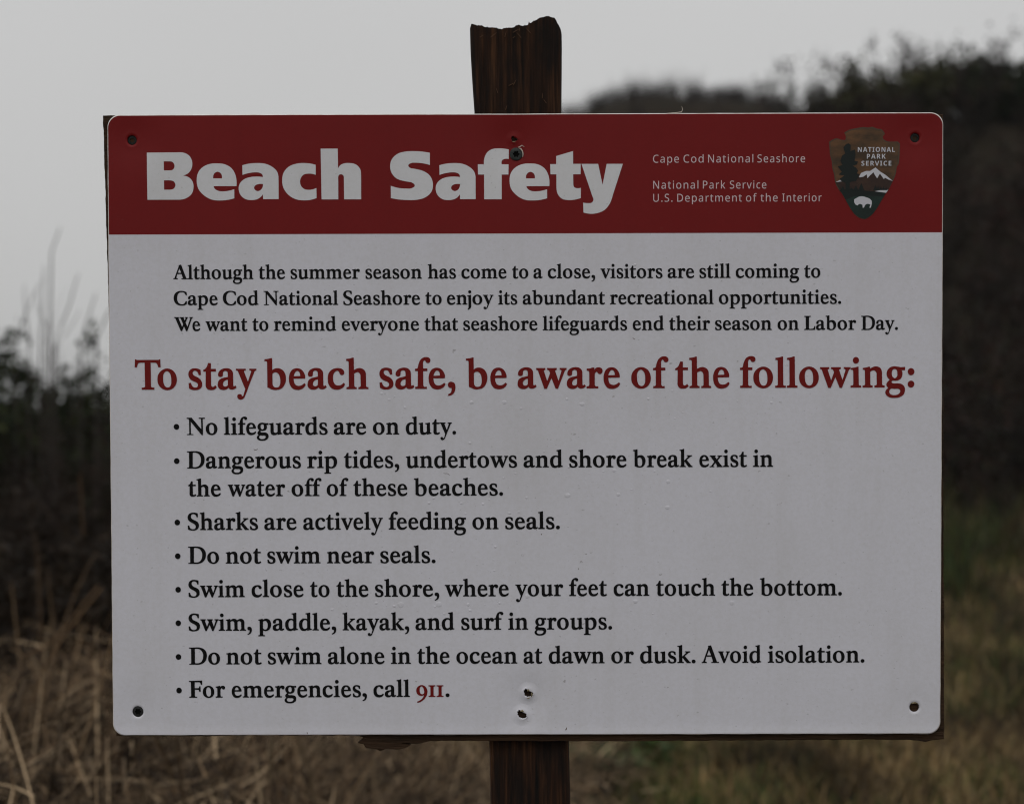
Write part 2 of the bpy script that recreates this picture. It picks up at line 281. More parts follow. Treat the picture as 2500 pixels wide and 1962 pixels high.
gl('A',48,710,.845,0,-10,640,"265,128! 365,105! 562,650! 580,675 640,682! 640,710! 382,710! 382,682! 430,675 438,655! 388,492! 205,492! 165,650! 182,675 222,682! 222,710! 48,710! 48,682! 88,675 105,650! 278,165!","225,448! 375,448! 295,262!")
gl('C',90,1783,.845,22,14,600,"585,1240! 600,1368! 560,1372! 530,1300 480,1250 395,1235 290,1265 230,1350 212,1470 225,1600 290,1710 400,1750 490,1725 540,1655 560,1615! 600,1620! 588,1740! 500,1785 390,1797 250,1770 140,1680 90,1530 90,1450 120,1330 220,1225 380,1188 490,1202")
gl('W',68,607,.90,-4,-45,810,"P108,85! 228,85! 384,470! 372,612! 330,612!","P372,612! 345,600! 382,455! 530,90! 590,90!","P318,88! 430,88! 590,462! 580,612! 535,612!","P580,612! 552,590! 592,450! 712,92! 768,92!","P70,66! 262,66! 262,90! 225,102 120,102 70,90!","P285,66! 462,66! 462,90! 430,102 320,102 285,90!","P500,66! 615,66! 615,90! 590,100 530,100 500,90!","P672,66! 805,66! 805,90! 770,100 705,100 672,90!")
gl('F',228,960,.65,10,0,790,"228,207! 785,192! 790,378! 742,380! 725,320 690,272 640,262! 465,262! 465,535! 600,535! 640,530 665,500 672,450! 715,448! 720,690! 672,692! 660,640 635,605 600,598! 468,598! 468,870! 485,908 570,918! 570,960! 235,960! 235,918! 300,905 320,870! 312,300! 300,260 228,250!")
gl('L',228,960,.65,10,6,800,"228,205! 565,205! 565,248! 482,260 465,295! 467,870! 480,903 520,908! 640,905! 700,885 735,840 755,760! 800,760! 785,960! 235,960! 235,918! 300,905 320,870! 312,300! 300,260 228,248!")
gl('9',300,1075,.65,20,15,757,"530,548 640,590 720,690 757,840 735,980 660,1130 530,1260 420,1320 345,1338! 335,1290! 430,1250 540,1165 600,1070 630,985! 570,1015 500,1030 400,1000 330,920 300,790 330,670 410,585","520,600 580,650 620,760 635,860 620,925 540,965 470,930 435,840 430,760 445,660")
gl('1',850,1075,.65,20,18,1130,"850,560! 1130,560! 1130,600! 1065,615 1052,650! 1052,1000! 1065,1025 1130,1040! 1130,1078! 855,1078! 855,1040! 920,1025 935,1000! 935,650! 920,615 850,600!")
gl('.',0,0,1,30,10,96,"O48,-44,48,52")
gl(':',0,0,1,40,10,100,"O50,-52,50,54","O50,-258,50,56")
gl(',',912,603,1,28,10,1028,"965,492 1010,510 1028,565 1022,630 990,690 918,722! 915,698! 960,670 975,620 970,590 945,588 918,565 915,530 930,500")
# heavy title letters
H={}
def hl(ch,ox,*cs): H[ch]=(ox,cs)
hl('B',128,"130,157! 640,155! 760,165 850,225 888,340 870,430 820,500 735,540! 830,570 890,640 905,730 880,830 800,905 690,937 640,938! 137,938!","413,303! 500,303! 560,315 592,380 565,440 500,453! 413,453!","415,617! 505,617! 575,635 605,690 575,755 500,773! 415,773!")
hl('e',957,"1300,337 1420,350 1540,420 1605,540 1620,660 1618,713! 1235,713! 1255,755 1310,790 1400,800 1500,788 1580,765! 1580,915! 1480,940 1360,950 1200,935 1070,860 980,750 957,630 985,480 1070,390 1180,345","1230,585! 1378,585! 1365,510 1305,475 1245,510")
hl('a',842,"905,367! 1010,342 1140,332 1290,345 1410,400 1480,470 1505,560! 1505,929! 1247,929! 1243,850! 1200,900 1130,935 1050,943 960,930 880,870 842,770 860,670 930,600 1030,565 1140,555 1247,563! 1235,520 1190,492 1110,485 1000,500 907,527!","1247,678! 1170,680 1120,700 1098,740 1120,780 1165,795 1215,770 1240,730")
hl('c',335,"893,362! 893,527! 830,510 770,507 690,525 645,580 632,640 655,720 710,765 780,775 850,765 903,745! 905,912! 810,940 700,948 560,930 430,850 355,740 335,620 360,490 440,395 560,345 700,332 800,340")
hl('h',975,"977,93! 1260,93! 1263,420! 1310,360 1380,335 1450,332 1560,355 1630,430 1645,530! 1645,932! 1362,932! 1360,570! 1345,530 1310,517 1278,530 1265,565! 1265,932! 987,932!")
hl('S',85,"748,163! 748,365! 650,340 530,327 430,335 388,370 410,405 500,428 640,465 750,545 798,680 770,810 670,900 540,938 380,943 220,932 97,910! 97,707! 200,738 340,753 450,745 497,705 470,665 350,635 200,590 115,500 87,390 110,280 200,185 330,143 480,135 620,143")
hl('f',1540,"2057,103! 2055,262! 1990,260 1945,285 1937,350! 2052,350! 2050,520! 1937,520! 1937,930! 1647,930! 1645,520! 1545,520! 1542,350! 1643,350! 1650,250 1700,150 1790,95 1880,85 1980,90")
hl('t',907,"1287,133! 1287,345! 1413,345! 1412,517! 1287,517! 1290,680! 1305,730 1350,748 1415,742! 1415,912! 1310,938 1210,943 1100,920 1030,840 1010,740! 1010,517! 912,517! 907,348! 1007,348! 1007,215!")
hl('y',1415,"1420,345! 1697,345! 1770,690! 1838,345! 2107,345! 1940,860! 1890,1000 1800,1110 1680,1160 1560,1170 1452,1150! 1447,985! 1530,995 1590,985 1617,945 1600,880!")
TITLE=[('B',358.8,937),('e',480.7,937),('a',583.0,931),('c',689.3,932),('h',783.4,932),('S',952.5,929),('a',1063.8,929),('f',1166.5,929),('e',1244.1,931),('t',1343.4,931),('y',1419,931)]

SANS={
 'rC':(545,"261,-7 215,-3 174,7 139,24 109,46 85,75 65,109 52,149 44,192 41,240 44,287 53,330 67,368 88,403 114,431 146,455 183,472 225,483 271,486 320,483 364,474 404,458 379,407 364,413 348,420 330,425 311,430 292,432 271,433 223,427 182,410 149,381 124,343 110,296 105,240 109,184 123,137 146,98 178,69 219,52 270,46 291,47 311,49 330,52 348,56 367,60 385,65 385,13 367,7 348,2 329,-2 309,-5 286,-6",),
 'ra':(498,"144,-7 114,-4 86,5 63,19 45,40 34,67 31,100 36,133 50,161 73,183 106,200 150,210 203,215 265,217 265,238 262,265 256,286 245,301 230,311 212,316 190,318 172,317 154,315 136,310 120,304 104,298 89,291 71,335 87,343 106,350 126,357 148,362 170,365 193,366 233,363 266,353 291,337 308,314 319,283 322,245 322,0 279,0 268,51 265,51 249,33 233,19 216,7 196,0 173,-5","158,41 187,44 212,52 234,66 251,86 261,112 264,144 264,176 211,174 171,170 140,163 118,152 103,138 95,121 92,99 94,81 100,66 110,55 124,47 140,43",),
 'rp':(534,"57,-161 57,360 105,360 113,311 116,311 128,326 142,339 158,351 178,360 201,365 228,367 270,362 305,346 335,320 358,284 372,238 376,181 372,124 358,78 335,41 305,14 269,-1 228,-7 202,-5 179,0 159,9 142,20 128,32 116,46 112,46 113,37 114,28 115,17 116,6 116,-4 116,-13 116,-161","219,42 240,44 258,50 273,60 286,74 296,90 305,110 310,132 314,155 315,181 312,220 304,253 291,280 272,301 248,313 218,317 185,314 159,303 140,286 127,262 119,231 116,192 116,181 119,140 126,106 138,78 157,58 184,46",),
 're':(500,"210,-7 177,-4 147,3 120,14 96,30 75,51 59,76 47,106 39,140 37,177 39,215 46,249 57,279 72,305 90,326 112,344 138,357 166,364 196,367 226,364 252,358 276,347 296,331 313,312 327,290 337,264 343,235 345,204 345,169 98,169 102,131 113,100 129,76 152,58 180,47 213,44 235,44 255,46 274,50 292,55 310,61 328,69 328,17 310,9 292,4 274,-1 255,-4 234,-6","99,216 283,216 280,244 273,269 262,290 245,306 223,315 195,318 169,315 147,306 129,291 114,271 105,245",),
 'ro':(527,"202,-7 172,-4 143,3 117,15 94,32 75,53 58,79 46,109 39,143 37,181 42,236 57,282 82,318 116,345 156,361 204,367 236,364 264,357 290,345 314,328 333,307 349,282 361,252 368,218 370,181 365,126 350,79 325,42 291,15 250,-1","203,42 237,46 263,59 283,80 298,107 306,141 309,181 306,220 298,253 283,281 263,301 236,313 203,317 169,313 143,301 123,281 109,253 101,220 98,181 101,141 109,107 123,80 143,59 170,46",),
 'rd':(534,"185,-7 143,-2 107,14 77,40 55,76 41,123 37,179 41,236 55,283 78,319 108,346 144,361 185,367 211,365 234,360 254,351 270,340 285,328 297,314 301,314 300,320 300,329 299,339 298,350 297,359 297,367 297,510 356,510 356,0 308,0 300,48 297,48 285,34 271,21 254,9 234,0 211,-5","194,42 228,46 255,56 274,74 287,98 295,129 298,168 298,179 295,220 288,254 275,282 256,302 229,314 193,318 164,313 140,301 122,280 109,252 101,218 98,178 101,138 109,105 122,78 141,58 165,46",),
 'rN':(631,"65,0 65,480 135,480 391,83 394,83 393,91 393,102 392,115 391,130 391,145 390,162 389,178 389,194 389,209 389,480 445,480 445,0 375,0 118,398 116,398 117,381 118,362 119,340 120,316 121,292 121,268 121,0",),
 'rt':(363,"167,-7 149,-6 132,-2 115,3 100,11 87,22 77,37 68,55 63,78 62,105 62,314 11,314 11,343 62,366 86,443 121,443 121,360 225,360 225,314 121,314 121,106 123,86 128,70 137,57 148,49 162,43 177,42 186,42 196,43 205,44 214,46 221,47 228,49 228,4 221,1 212,-1 201,-4 189,-5 178,-6",),
 'ri':(294,"87,420 78,421 70,424 62,429 57,436 54,446 52,457 54,469 57,479 62,486 70,491 78,494 87,495 96,494 104,491 111,486 117,479 120,469 122,457 120,446 117,436 111,429 104,424 96,421","57,0 57,360 116,360 116,0",),
 'rn':(536,"57,0 57,360 105,360 113,311 117,311 130,328 146,342 165,353 186,361 208,365 230,367 270,363 302,353 328,335 346,310 357,277 361,234 361,0 302,0 302,230 293,278 266,307 222,317 186,313 158,302 139,283 126,258 119,226 116,187 116,0",),
 'rl':(294,"57,0 57,510 116,510 116,0",),
 'rS':(490,"166,-7 140,-6 115,-4 91,-1 70,4 51,9 34,16 34,74 52,67 72,60 94,54 119,50 143,47 169,46 201,48 228,55 249,66 265,82 274,101 277,123 276,138 272,151 267,163 258,173 247,183 232,192 214,202 191,212 164,222 126,238 96,256 72,276 54,300 44,329 40,364 42,388 49,410 60,429 74,446 92,460 114,471 138,480 165,485 193,486 219,485 243,483 266,479 287,473 307,467 326,459 307,408 290,414 272,420 253,426 233,430 213,432 192,433 165,431 142,425 124,414 112,400 104,383 101,363 103,348 106,335 111,323 120,313 131,303 144,294 161,285 182,276 206,267 233,256 257,245 278,233 296,221 310,207 322,191 330,173 335,152 337,128 332,89 317,56 291,29 256,9 215,-3",),
 'rh':(536,"57,0 57,510 116,510 116,361 116,343 115,326 113,310 117,310 130,327 146,341 164,352 185,360 206,364 229,366 269,363 302,352 328,335 346,310 357,276 361,234 361,0 302,0 302,230 293,278 266,307 222,317 186,313 158,302 139,283 126,257 119,225 116,186 116,0",),
 'rr':(398,"57,0 57,360 105,360 112,294 115,294 128,313 143,330 160,345 179,357 201,364 225,367 232,367 239,366 247,366 254,365 261,364 267,363 260,308 254,310 248,311 241,312 234,312 227,313 221,313 203,311 186,306 169,298 154,286 141,272 131,256 123,236 118,215 116,192 116,0",),
 'rP':(527,"65,0 65,480 192,480 249,475 295,463 329,443 353,415 367,380 372,338 370,313 364,288 354,264 340,243 320,224 294,208 263,196 225,189 181,187 126,187 126,0","126,238 174,238 216,241 250,248 276,261 295,279 306,304 310,336 306,364 296,387 280,405 257,418 225,425 187,428 126,428",),
 'rk':(480,"57,0 57,510 116,510 116,244 115,236 115,226 115,216 114,204 114,194 113,185 116,185 119,189 123,195 128,201 133,208 138,214 144,221 149,228 154,234 158,238 273,360 343,360 197,206 353,0 281,0 156,168 116,132 116,0",),
 'rv':(462,"136,0 0,360 63,360 140,148 143,138 147,127 151,115 155,103 159,91 162,80 165,70 167,61 169,52 171,52 173,61 176,70 179,81 182,92 186,104 190,116 194,127 198,138 201,148 278,360 341,360 204,0",),
 'rc':(443,"201,-7 171,-5 143,2 117,13 93,28 74,48 58,73 46,103 39,138 37,178 39,220 47,256 59,286 76,311 96,332 119,347 146,358 174,365 206,367 224,366 241,364 259,361 275,357 288,352 300,347 282,298 271,302 258,306 244,310 230,313 217,314 204,315 145,300 110,254 98,179 101,139 110,105 124,79 144,60 170,48 201,44 220,45 237,47 253,50 267,55 281,60 294,65 294,13 282,7 268,2 254,-2 239,-4 221,-6",),
 'rU':(612,"243,-7 188,-1 143,15 107,42 81,78 66,121 60,171 60,480 121,480 121,169 124,133 135,102 152,78 176,60 208,49 246,46 286,50 317,61 341,80 357,106 367,135 370,169 370,480 430,480 430,169 428,137 421,107 410,80 394,55 373,34 348,16 318,4 283,-4",),
 'r.':(301,"89,-9 79,-8 69,-5 60,1 54,10 50,22 48,36 50,51 54,63 60,71 69,77 79,80 89,81 100,80 110,77 119,71 126,63 130,51 132,36 130,22 126,10 119,1 110,-5 100,-8",),
 'rD':(611,"65,0 65,480 213,480 259,477 301,468 338,453 371,432 398,406 420,374 436,336 446,293 449,244 442,170 420,109 383,61 333,27 272,7 199,0","126,52 191,52 299,73 364,136 385,242 380,301 364,348 338,383 302,408 258,423 204,428 126,428",),
 'rm':(749,"57,0 57,360 105,360 113,311 117,311 129,328 144,342 162,353 182,361 202,365 223,367 273,360 310,340 333,306 336,306 350,325 366,340 386,352 407,360 429,365 452,367 489,363 520,353 543,335 560,310 570,277 574,234 574,0 515,0 515,232 507,279 483,308 442,317 410,314 385,304 367,287 355,264 347,234 345,199 345,0 286,0 286,232 278,279 253,308 212,317 180,313 155,302 137,283 125,258 118,226 116,187 116,0",),
 'rf':(352,"73,0 73,314 10,314 10,342 73,362 73,383 77,425 87,458 104,483 127,500 156,510 190,514 204,513 217,512 229,510 241,507 251,505 260,502 244,455 237,458 229,460 220,462 210,464 201,465 191,465 173,463 158,457 147,446 139,430 134,409 132,383 132,360 223,360 223,314 132,314 132,0",),
 'ru':(536,"184,-7 144,-3 111,7 86,25 68,49 57,83 53,124 53,360 113,360 113,128 122,81 148,52 193,42 229,46 256,57 276,76 289,102 296,134 299,173 299,360 358,360 358,0 310,0 301,48 298,48 285,31 269,17 250,6 229,-1 207,-5",),
 'rs':(443,"148,-7 124,-6 102,-4 83,-1 66,4 50,9 35,16 35,70 50,63 68,56 87,50 107,45 128,42 149,41 176,43 198,47 214,55 225,66 232,79 234,94 234,103 231,111 227,118 221,125 212,133 200,140 186,147 168,155 146,164 124,173 104,182 86,191 71,200 58,211 48,223 40,237 36,253 34,271 38,299 51,323 72,342 99,356 132,364 169,367 191,366 211,364 231,360 249,355 267,350 284,343 264,296 248,301 233,307 216,312 200,315 183,318 165,318 143,317 124,313 110,307 99,298 93,287 91,275 92,265 95,257 99,249 107,243 116,236 129,229 144,222 162,215 183,206 205,198 225,189 242,180 257,170 269,159 279,147 286,133 290,118 291,99 287,67 274,41 253,20 224,5 189,-4",),
 'rI':(349,"27,0 27,35 83,48 83,431 27,445 27,480 200,480 200,445 144,431 144,48 200,35 200,0",),
 'bN':(667,"60,0 60,480 189,480 397,120 399,120 398,143 397,165 396,187 395,209 394,231 394,253 394,480 486,480 486,0 357,0 148,363 145,363 147,340 148,317 149,294 150,271 151,248 151,226 151,0",),
 'bA':(584,"0,0 169,482 293,482 463,0 354,0 319,114 144,114 109,0","170,199 295,199 259,311 257,319 254,329 251,340 247,352 244,363 240,375 237,387 234,398 232,407 229,397 226,386 223,374 219,361 215,348 212,336 209,325 206,317 204,311",),
 'bT':(510,"144,0 144,395 13,395 13,480 375,480 375,395 245,395 245,0",),
 'bI':(382,"21,0 21,58 80,85 80,395 21,422 21,480 240,480 240,422 181,395 181,85 240,58 240,0",),
 'bO':(655,"267,-7 218,-3 176,7 139,24 108,48 83,76 63,111 50,150 42,193 39,241 42,289 50,332 63,371 83,405 108,433 139,456 176,473 219,484 268,487 317,484 360,473 396,456 427,433 452,405 471,370 485,331 493,288 496,240 493,193 485,150 471,110 452,76 427,47 396,24 360,7 317,-3","267,79 307,83 338,98 361,122 376,154 386,194 389,240 386,287 376,327 361,359 338,383 307,398 268,402 229,398 198,383 175,359 159,327 149,287 146,240 149,194 159,154 175,122 198,98 229,83",),
 'bL':(500,"60,0 60,480 162,480 162,84 357,84 357,0",),
 'bP':(543,"60,0 60,480 214,480 270,475 315,462 349,440 373,410 387,373 392,330 390,303 384,276 374,252 360,229 340,209 316,193 286,180 249,173 206,171 162,171 162,0","162,254 195,254 222,256 245,261 264,271 278,285 286,303 289,326 280,365 253,388 208,396 162,396",),
 'bR':(564,"60,0 60,480 200,480 260,476 308,464 345,444 371,416 386,380 392,336 390,315 386,296 379,278 370,263 359,249 346,237 332,226 318,217 302,209 443,0 330,0 216,184 162,184 162,0","162,267 195,267 225,268 249,274 267,283 279,296 286,313 289,333 286,354 278,370 266,382 247,390 223,395 193,396 162,396",),
 'bK':(567,"60,0 60,480 162,480 162,260 168,269 175,279 181,288 188,298 195,307 202,316 332,480 445,480 277,267 446,0 330,0 205,202 162,171 162,0",),
 'bS':(491,"167,-7 118,-4 73,6 31,22 31,117 54,107 78,98 102,90 126,83 150,79 175,77 197,79 215,84 228,92 237,102 242,114 244,128 241,145 232,160 217,172 198,183 175,195 150,207 139,212 127,218 114,225 101,233 89,243 77,253 66,265 56,279 48,293 41,310 38,329 36,350 41,390 56,423 80,450 113,470 152,482 199,486 223,485 247,482 270,478 293,471 317,463 341,453 308,373 287,382 267,389 249,394 232,398 214,401 195,402 178,400 163,396 151,388 143,378 137,367 136,353 138,337 146,324 158,313 176,302 199,290 226,277 250,265 271,253 289,241 305,227 318,212 329,196 337,178 342,157 343,133 338,93 323,59 297,31 262,10 219,-2",),
 'bE':(497,"60,0 60,480 336,480 336,396 162,396 162,291 324,291 324,208 162,208 162,84 336,84 336,0",),
 'bV':(557,"163,0 0,480 103,480 193,194 195,188 197,179 200,167 204,153 207,140 211,125 214,111 217,99 218,89 220,99 222,111 225,125 229,140 232,153 236,167 239,179 241,188 243,194 334,480 437,480 273,0",),
 'bC':(549,"255,-7 208,-3 168,7 133,24 103,47 80,76 62,110 49,149 41,192 39,239 42,286 51,328 65,367 85,402 111,431 141,455 177,472 218,483 264,486 288,485 312,482 335,477 359,470 382,462 404,453 371,370 353,378 335,386 317,392 299,397 282,401 264,402 228,397 198,382 175,358 157,325 147,285 144,238 147,191 156,152 172,120 195,97 226,83 264,78 284,79 303,81 323,85 343,90 364,96 386,103 386,18 365,10 344,4 324,-1 302,-4 279,-6",),
}

TEXT=[ # style, x-height mm, baseline start (x,y), slope, words (text, x, width) - millimetres from the sheet centre
('body',10.44,(-386.01,161.80),-0.00029,[('Although', -385.84, 87.6), ('the', -292.31, 28.74), ('summer', -257.41, 75.94), ('season', -175.28, 61.78), ('has', -106.81, 30.66), ('come', -69.95, 49.28), ('to', -14.52, 17.59), ('a', 9.0, 9.78), ('close,', 24.75, 51.56), ('visitors', 82.28, 67.79), ('are', 156.0, 28.85), ('still', 190.63, 34.0), ('coming', 230.59, 69.11), ('to', 305.4, 17.53)]),
('body',10.44,(-386.26,133.36),-0.00045,[('Cape', -385.45, 47.96), ('Cod', -331.56, 38.78), ('National', -286.94, 81.5), ('Seashore', -199.6, 84.0), ('to', -109.67, 17.7), ('enjoy', -85.91, 50.79), ('its', -29.82, 20.79), ('abundant', -2.83, 90.02), ('recreational', 92.75, 113.38), ('opportunities.', 212.05, 133.84)]),
('body',10.44,(-386.51,105.16),-0.00094,[('We', -385.43, 28.51), ('want', -350.98, 45.86), ('to', -299.55, 17.35), ('remind', -275.99, 68.19), ('everyone', -201.37, 84.53), ('that', -110.77, 36.93), ('seashore', -68.27, 81.36), ('lifeguards', 19.02, 92.25), ('end', 117.7, 33.99), ('their', 157.49, 44.72), ('season', 207.77, 62.13), ('on', 276.46, 23.16), ('Labor', 305.55, 56.82), ('Day.', 368.02, 40.12)]),
('head',22.36,(-426.68,40.92),0.00050,[('To', -428.93, 45.6), ('stay', -370.23, 74.49), ('beach', -286.74, 113.93), ('safe,', -160.48, 83.08), ('be', -65.52, 44.79), ('aware', -8.41, 111.91), ('of', 116.23, 40.19), ('the', 164.33, 59.24), ('following:', 235.43, 190.72)]),
('item',12.82,(-370.82,-8.86),-0.00018,[('*', -383.86, -0.08), ('No', -372.49, 33.42), ('lifeguards', -331.63, 113.76), ('are', -210.75, 35.3), ('on', -167.71, 28.63), ('duty.', -131.6, 54.92)]),
('item',12.82,(-371.13,-45.71),0.00024,[('*', -383.87, -37.74), ('Dangerous', -372.49, 125.11), ('rip', -240.25, 32.62), ('tides,', -199.88, 60.5), ('undertows', -131.76, 122.01), ('and', -2.28, 42.69), ('shore', 47.71, 62.9), ('break', 117.72, 65.36), ('exist', 190.86, 52.12), ('in', 249.77, 21.83)]),
('item',12.82,(-371.39,-76.56),0.00050,[('the', -371.44, 35.67), ('water', -327.96, 62.99), ('off', -257.53, 32.68), ('of', -218.9, 23.53), ('these', -189.6, 59.18), ('beaches.', -123.3, 98.06)]),
('item',12.82,(-371.70,-113.67),0.00054,[('*', -383.82, -105.32), ('Sharks', -372.24, 77.16), ('are', -287.82, 35.23), ('actively', -244.92, 87.28), ('feeding', -151.01, 84.96), ('on', -58.8, 28.54), ('seals.', -22.95, 60.09)]),
('item',12.82,(-372.01,-150.74),0.00070,[('*', -383.68, -142.52), ('Do', -372.15, 33.86), ('not', -330.61, 38.78), ('swim', -284.97, 58.5), ('near', -219.02, 51.63), ('seals.', -160.53, 60.74)]),
('item',12.82,(-372.33,-187.85),0.00077,[('*', -383.55, -179.58), ('Swim', -372.01, 61.84), ('close', -302.3, 56.91), ('to', -237.94, 21.18), ('the', -208.85, 35.04), ('shore,', -166.54, 70.57), ('where', -89.61, 70.42), ('your', -11.74, 52.4), ('feet', 47.52, 41.47), ('can', 96.66, 38.94), ('touch', 143.27, 64.74), ('the', 215.27, 34.82), ('bottom.', 257.36, 90.15)]),
('item',12.82,(-372.64,-225.06),0.00149,[('*', -383.69, -216.59), ('Swim,', -372.19, 69.43), ('paddle,', -295.34, 85.64), ('kayak,', -202.43, 73.28), ('and', -121.87, 42.51), ('surf', -71.68, 46.34), ('in', -19.74, 21.77), ('groups.', 9.3, 85.21)]),
('item',12.82,(-372.95,-262.31),0.00090,[('*', -383.83, -253.97), ('Do', -372.05, 33.92), ('not', -330.88, 38.89), ('swim', -285.21, 59.06), ('alone', -218.73, 62.21), ('in', -149.24, 21.83), ('the', -120.18, 35.53), ('ocean', -76.96, 66.89), ('at', -2.8, 20.47), ('dawn', 24.9, 61.31), ('or', 93.89, 24.53), ('dusk.', 125.65, 60.84), ('Avoid', 193.54, 65.35), ('isolation.', 266.39, 106.29)]),
('item',12.82,(-373.26,-299.19),0.00181,[('*', -383.51, -291.16), ('For', -372.35, 39.56), ('emergencies,', -325.1, 148.86), ('call', -168.55, 39.9), ('911', -121.37, 29.71), ('.', -89.04, 4.07)]),
('sans',0.00,(139.73,287.31),-0.00019,[('Cape', 139.86, 28.3), ('Cod', 173.13, 21.94), ('National', 200.03, 49.37), ('Seashore', 253.88, 52.1)]),
('sans',0.00,(139.72,258.96),-0.00068,[('National', 140.08, 49.36), ('Park', 194.37, 24.5), ('Service', 223.84, 39.94)]),
('sans',0.00,(139.72,244.76),-0.00064,[('U.S.', 140.08, 21.06), ('Department', 166.33, 70.69), ('of', 241.5, 11.82), ('the', 257.36, 18.81), ('Interior', 281.14, 43.13)]),
('bold',0.00,(361.70,298.31),-0.00079,[('NATIONAL', 363.4, 40.71)]),
('bold',0.00,(372.91,290.92),0.00127,[('PARK', 373.35, 20.58)]),
('bold',0.00,(367.12,283.35),-0.00021,[('SERVICE', 367.34, 32.84)]),
]
TITLE=[('B', -414.07, 248.56, 937), ('e', -359.38, 248.4, 937), ('a', -313.49, 248.67, 931), ('c', -265.81, 248.47, 932), ('h', -223.61, 248.35, 932), ('S', -147.79, 248.33, 929), ('a', -97.89, 248.19, 929), ('f', -51.85, 248.06, 929), ('e', -17.07, 247.83, 931), ('t', 27.43, 247.7, 931), ('y', 61.31, 247.61, 931)]
TK=0.065869

def parse(c):
    kind=None
    if c[0] in 'OP': kind=c[0]; c=c[1:]
    if kind=='O':
        cx,cy,rx,ry=map(float,c.split(',')); n=22
        return kind,[(cx+rx*math.cos(2*math.pi*i/n),cy+ry*math.sin(2*math.pi*i/n)) for i in range(n)]
    P=[];K=[]
    for t in c.split():
        K.append(t.endswith('!')); x,y=t.rstrip('!').split(','); P.append((float(x),float(y)))
    n=len(P); out=[]
    def tan(i):
        a,b,d=P[i-1],P[i],P[(i+1)%n]
        l1=math.hypot(b[0]-a[0],b[1]-a[1])+1e-6; l2=math.hypot(d[0]-b[0],d[1]-b[1])+1e-6
        v=((b[0]-a[0])/l1*l2+(d[0]-b[0])/l2*l1, (b[1]-a[1])/l1*l2+(d[1]-b[1])/l2*l1)
        L=math.hypot(*v)+1e-9; return (v[0]/L,v[1]/L)
    T=[tan(i) for i in range(n)]
    for i in range(n):
        j=(i+1)%n; a,b=P[i],P[j]; out.append(a)
        if K[i] and K[j]: continue
        ch=(b[0]-a[0],b[1]-a[1]); L=math.hypot(*ch)
        ta=(T[i][0]*L,T[i][1]*L); tb=(T[j][0]*L,T[j][1]*L)
        if K[i]: ta=(1.5*ch[0]-.5*tb[0],1.5*ch[1]-.5*tb[1])
        if K[j]: tb=(1.5*ch[0]-.5*ta[0],1.5*ch[1]-.5*ta[1])
        m=3 if L>30 else 2
        for k in range(1,m):
            t=k/m; t2=t*t; t3=t2*t
            out.append(tuple((2*t3-3*t2+1)*a[q]+(t3-2*t2+t)*ta[q]+(3*t2-2*t3)*b[q]+(t3-t2)*tb[q] for q in (0,1)))
    return kind,out

_cache = {}
def tess(polys):
    vv = [[Vector((x, y, 0)) for x, y in p] for p in polys]; tri = tessellate_polygon(vv)
    flat = [(x, y) for p in polys for x, y in p]
    return flat, [tuple(t) for t in tri]
def fatten(p, outer, e):
    ar = sum(p[i-1][0]*p[i][1]-p[i][0]*p[i-1][1] for i in range(len(p))); sg = (1 if ar > 0 else -1)*(1 if outer else -1); out = []
    for i in range(len(p)):
        a, b, c = p[i-1], p[i], p[(i+1) % len(p)]; n1 = (b[1]-a[1], a[0]-b[0]); n2 = (c[1]-b[1], b[0]-c[0]); l1 = math.hypot(*n1)+1e-6; l2 = math.hypot(*n2)+1e-6
        nx_, ny_ = n1[0]/l1+n2[0]/l2, n1[1]/l1+n2[1]/l2; l = max(.75, math.hypot(nx_, ny_)); out.append((b[0]+sg*e*nx_/l, b[1]+sg*e*.7*ny_/l))
    return out
def serif(ch):
    if ch not in _cache:
        ox, b, g, lb, rb, rx, cs = G[ch]; main = []; sh = []
        for c in cs:
            k, p = parse(c); p = [((a-ox)*g, -(d-b)*g) for a, d in p]
            (sh if k else main).append([p] if k else p)
        if main: sh.insert(0, main)
        sh = [[fatten(p, i == 0 or (q0 and ch in 'ij'), 5.0) for i, p in enumerate(s_)] for q0, s_ in enumerate(sh)]
        _cache[ch] = ((lb, (rx-ox)*g, rb), [tess(s) for s in sh])
    return _cache[ch]
def sansg(k):
    if k not in _cache:
        adv, *ls = SANS[k]
        ls = [[tuple(map(float, p.split(','))) for p in l.split()] for l in ls]
        # separate solids from holes: first loop outer, loops inside it are holes
        def inside(q, poly):
            c = False
            for i in range(len(poly)):
                a, b_ = poly[i-1], poly[i]
                if (a[1] > q[1]) != (b_[1] > q[1]) and q[0] < a[0]+(q[1]-a[1])/(b_[1]-a[1])*(b_[0]-a[0]): c = not c
            return c
        outs = [l for l in ls if not any(o is not l and inside(l[0], o) for o in ls)]
        sh = [tess([o]+[l for l in ls if l is not o and inside(l[0], o)]) for o in outs]
        _cache[k] = (adv, sh)
    return _cache[k]
CAPH = max(float(p.split(',')[1]) for p in SANS['rN'][1].split())
def put(V, F, shapes, x, y, sx_, sy_, sl, x0, z0):
    for q, (fl, tr) in enumerate(shapes):
        o = len(V)
        for a, b in fl:
            X = x+a*sx_; Y = y+b*sy_+(X-x0)*sl
            V.append((X, Y, z0+.012*q))
        F.extend((o+i, o+j, o+k) for i, j, k in tr)
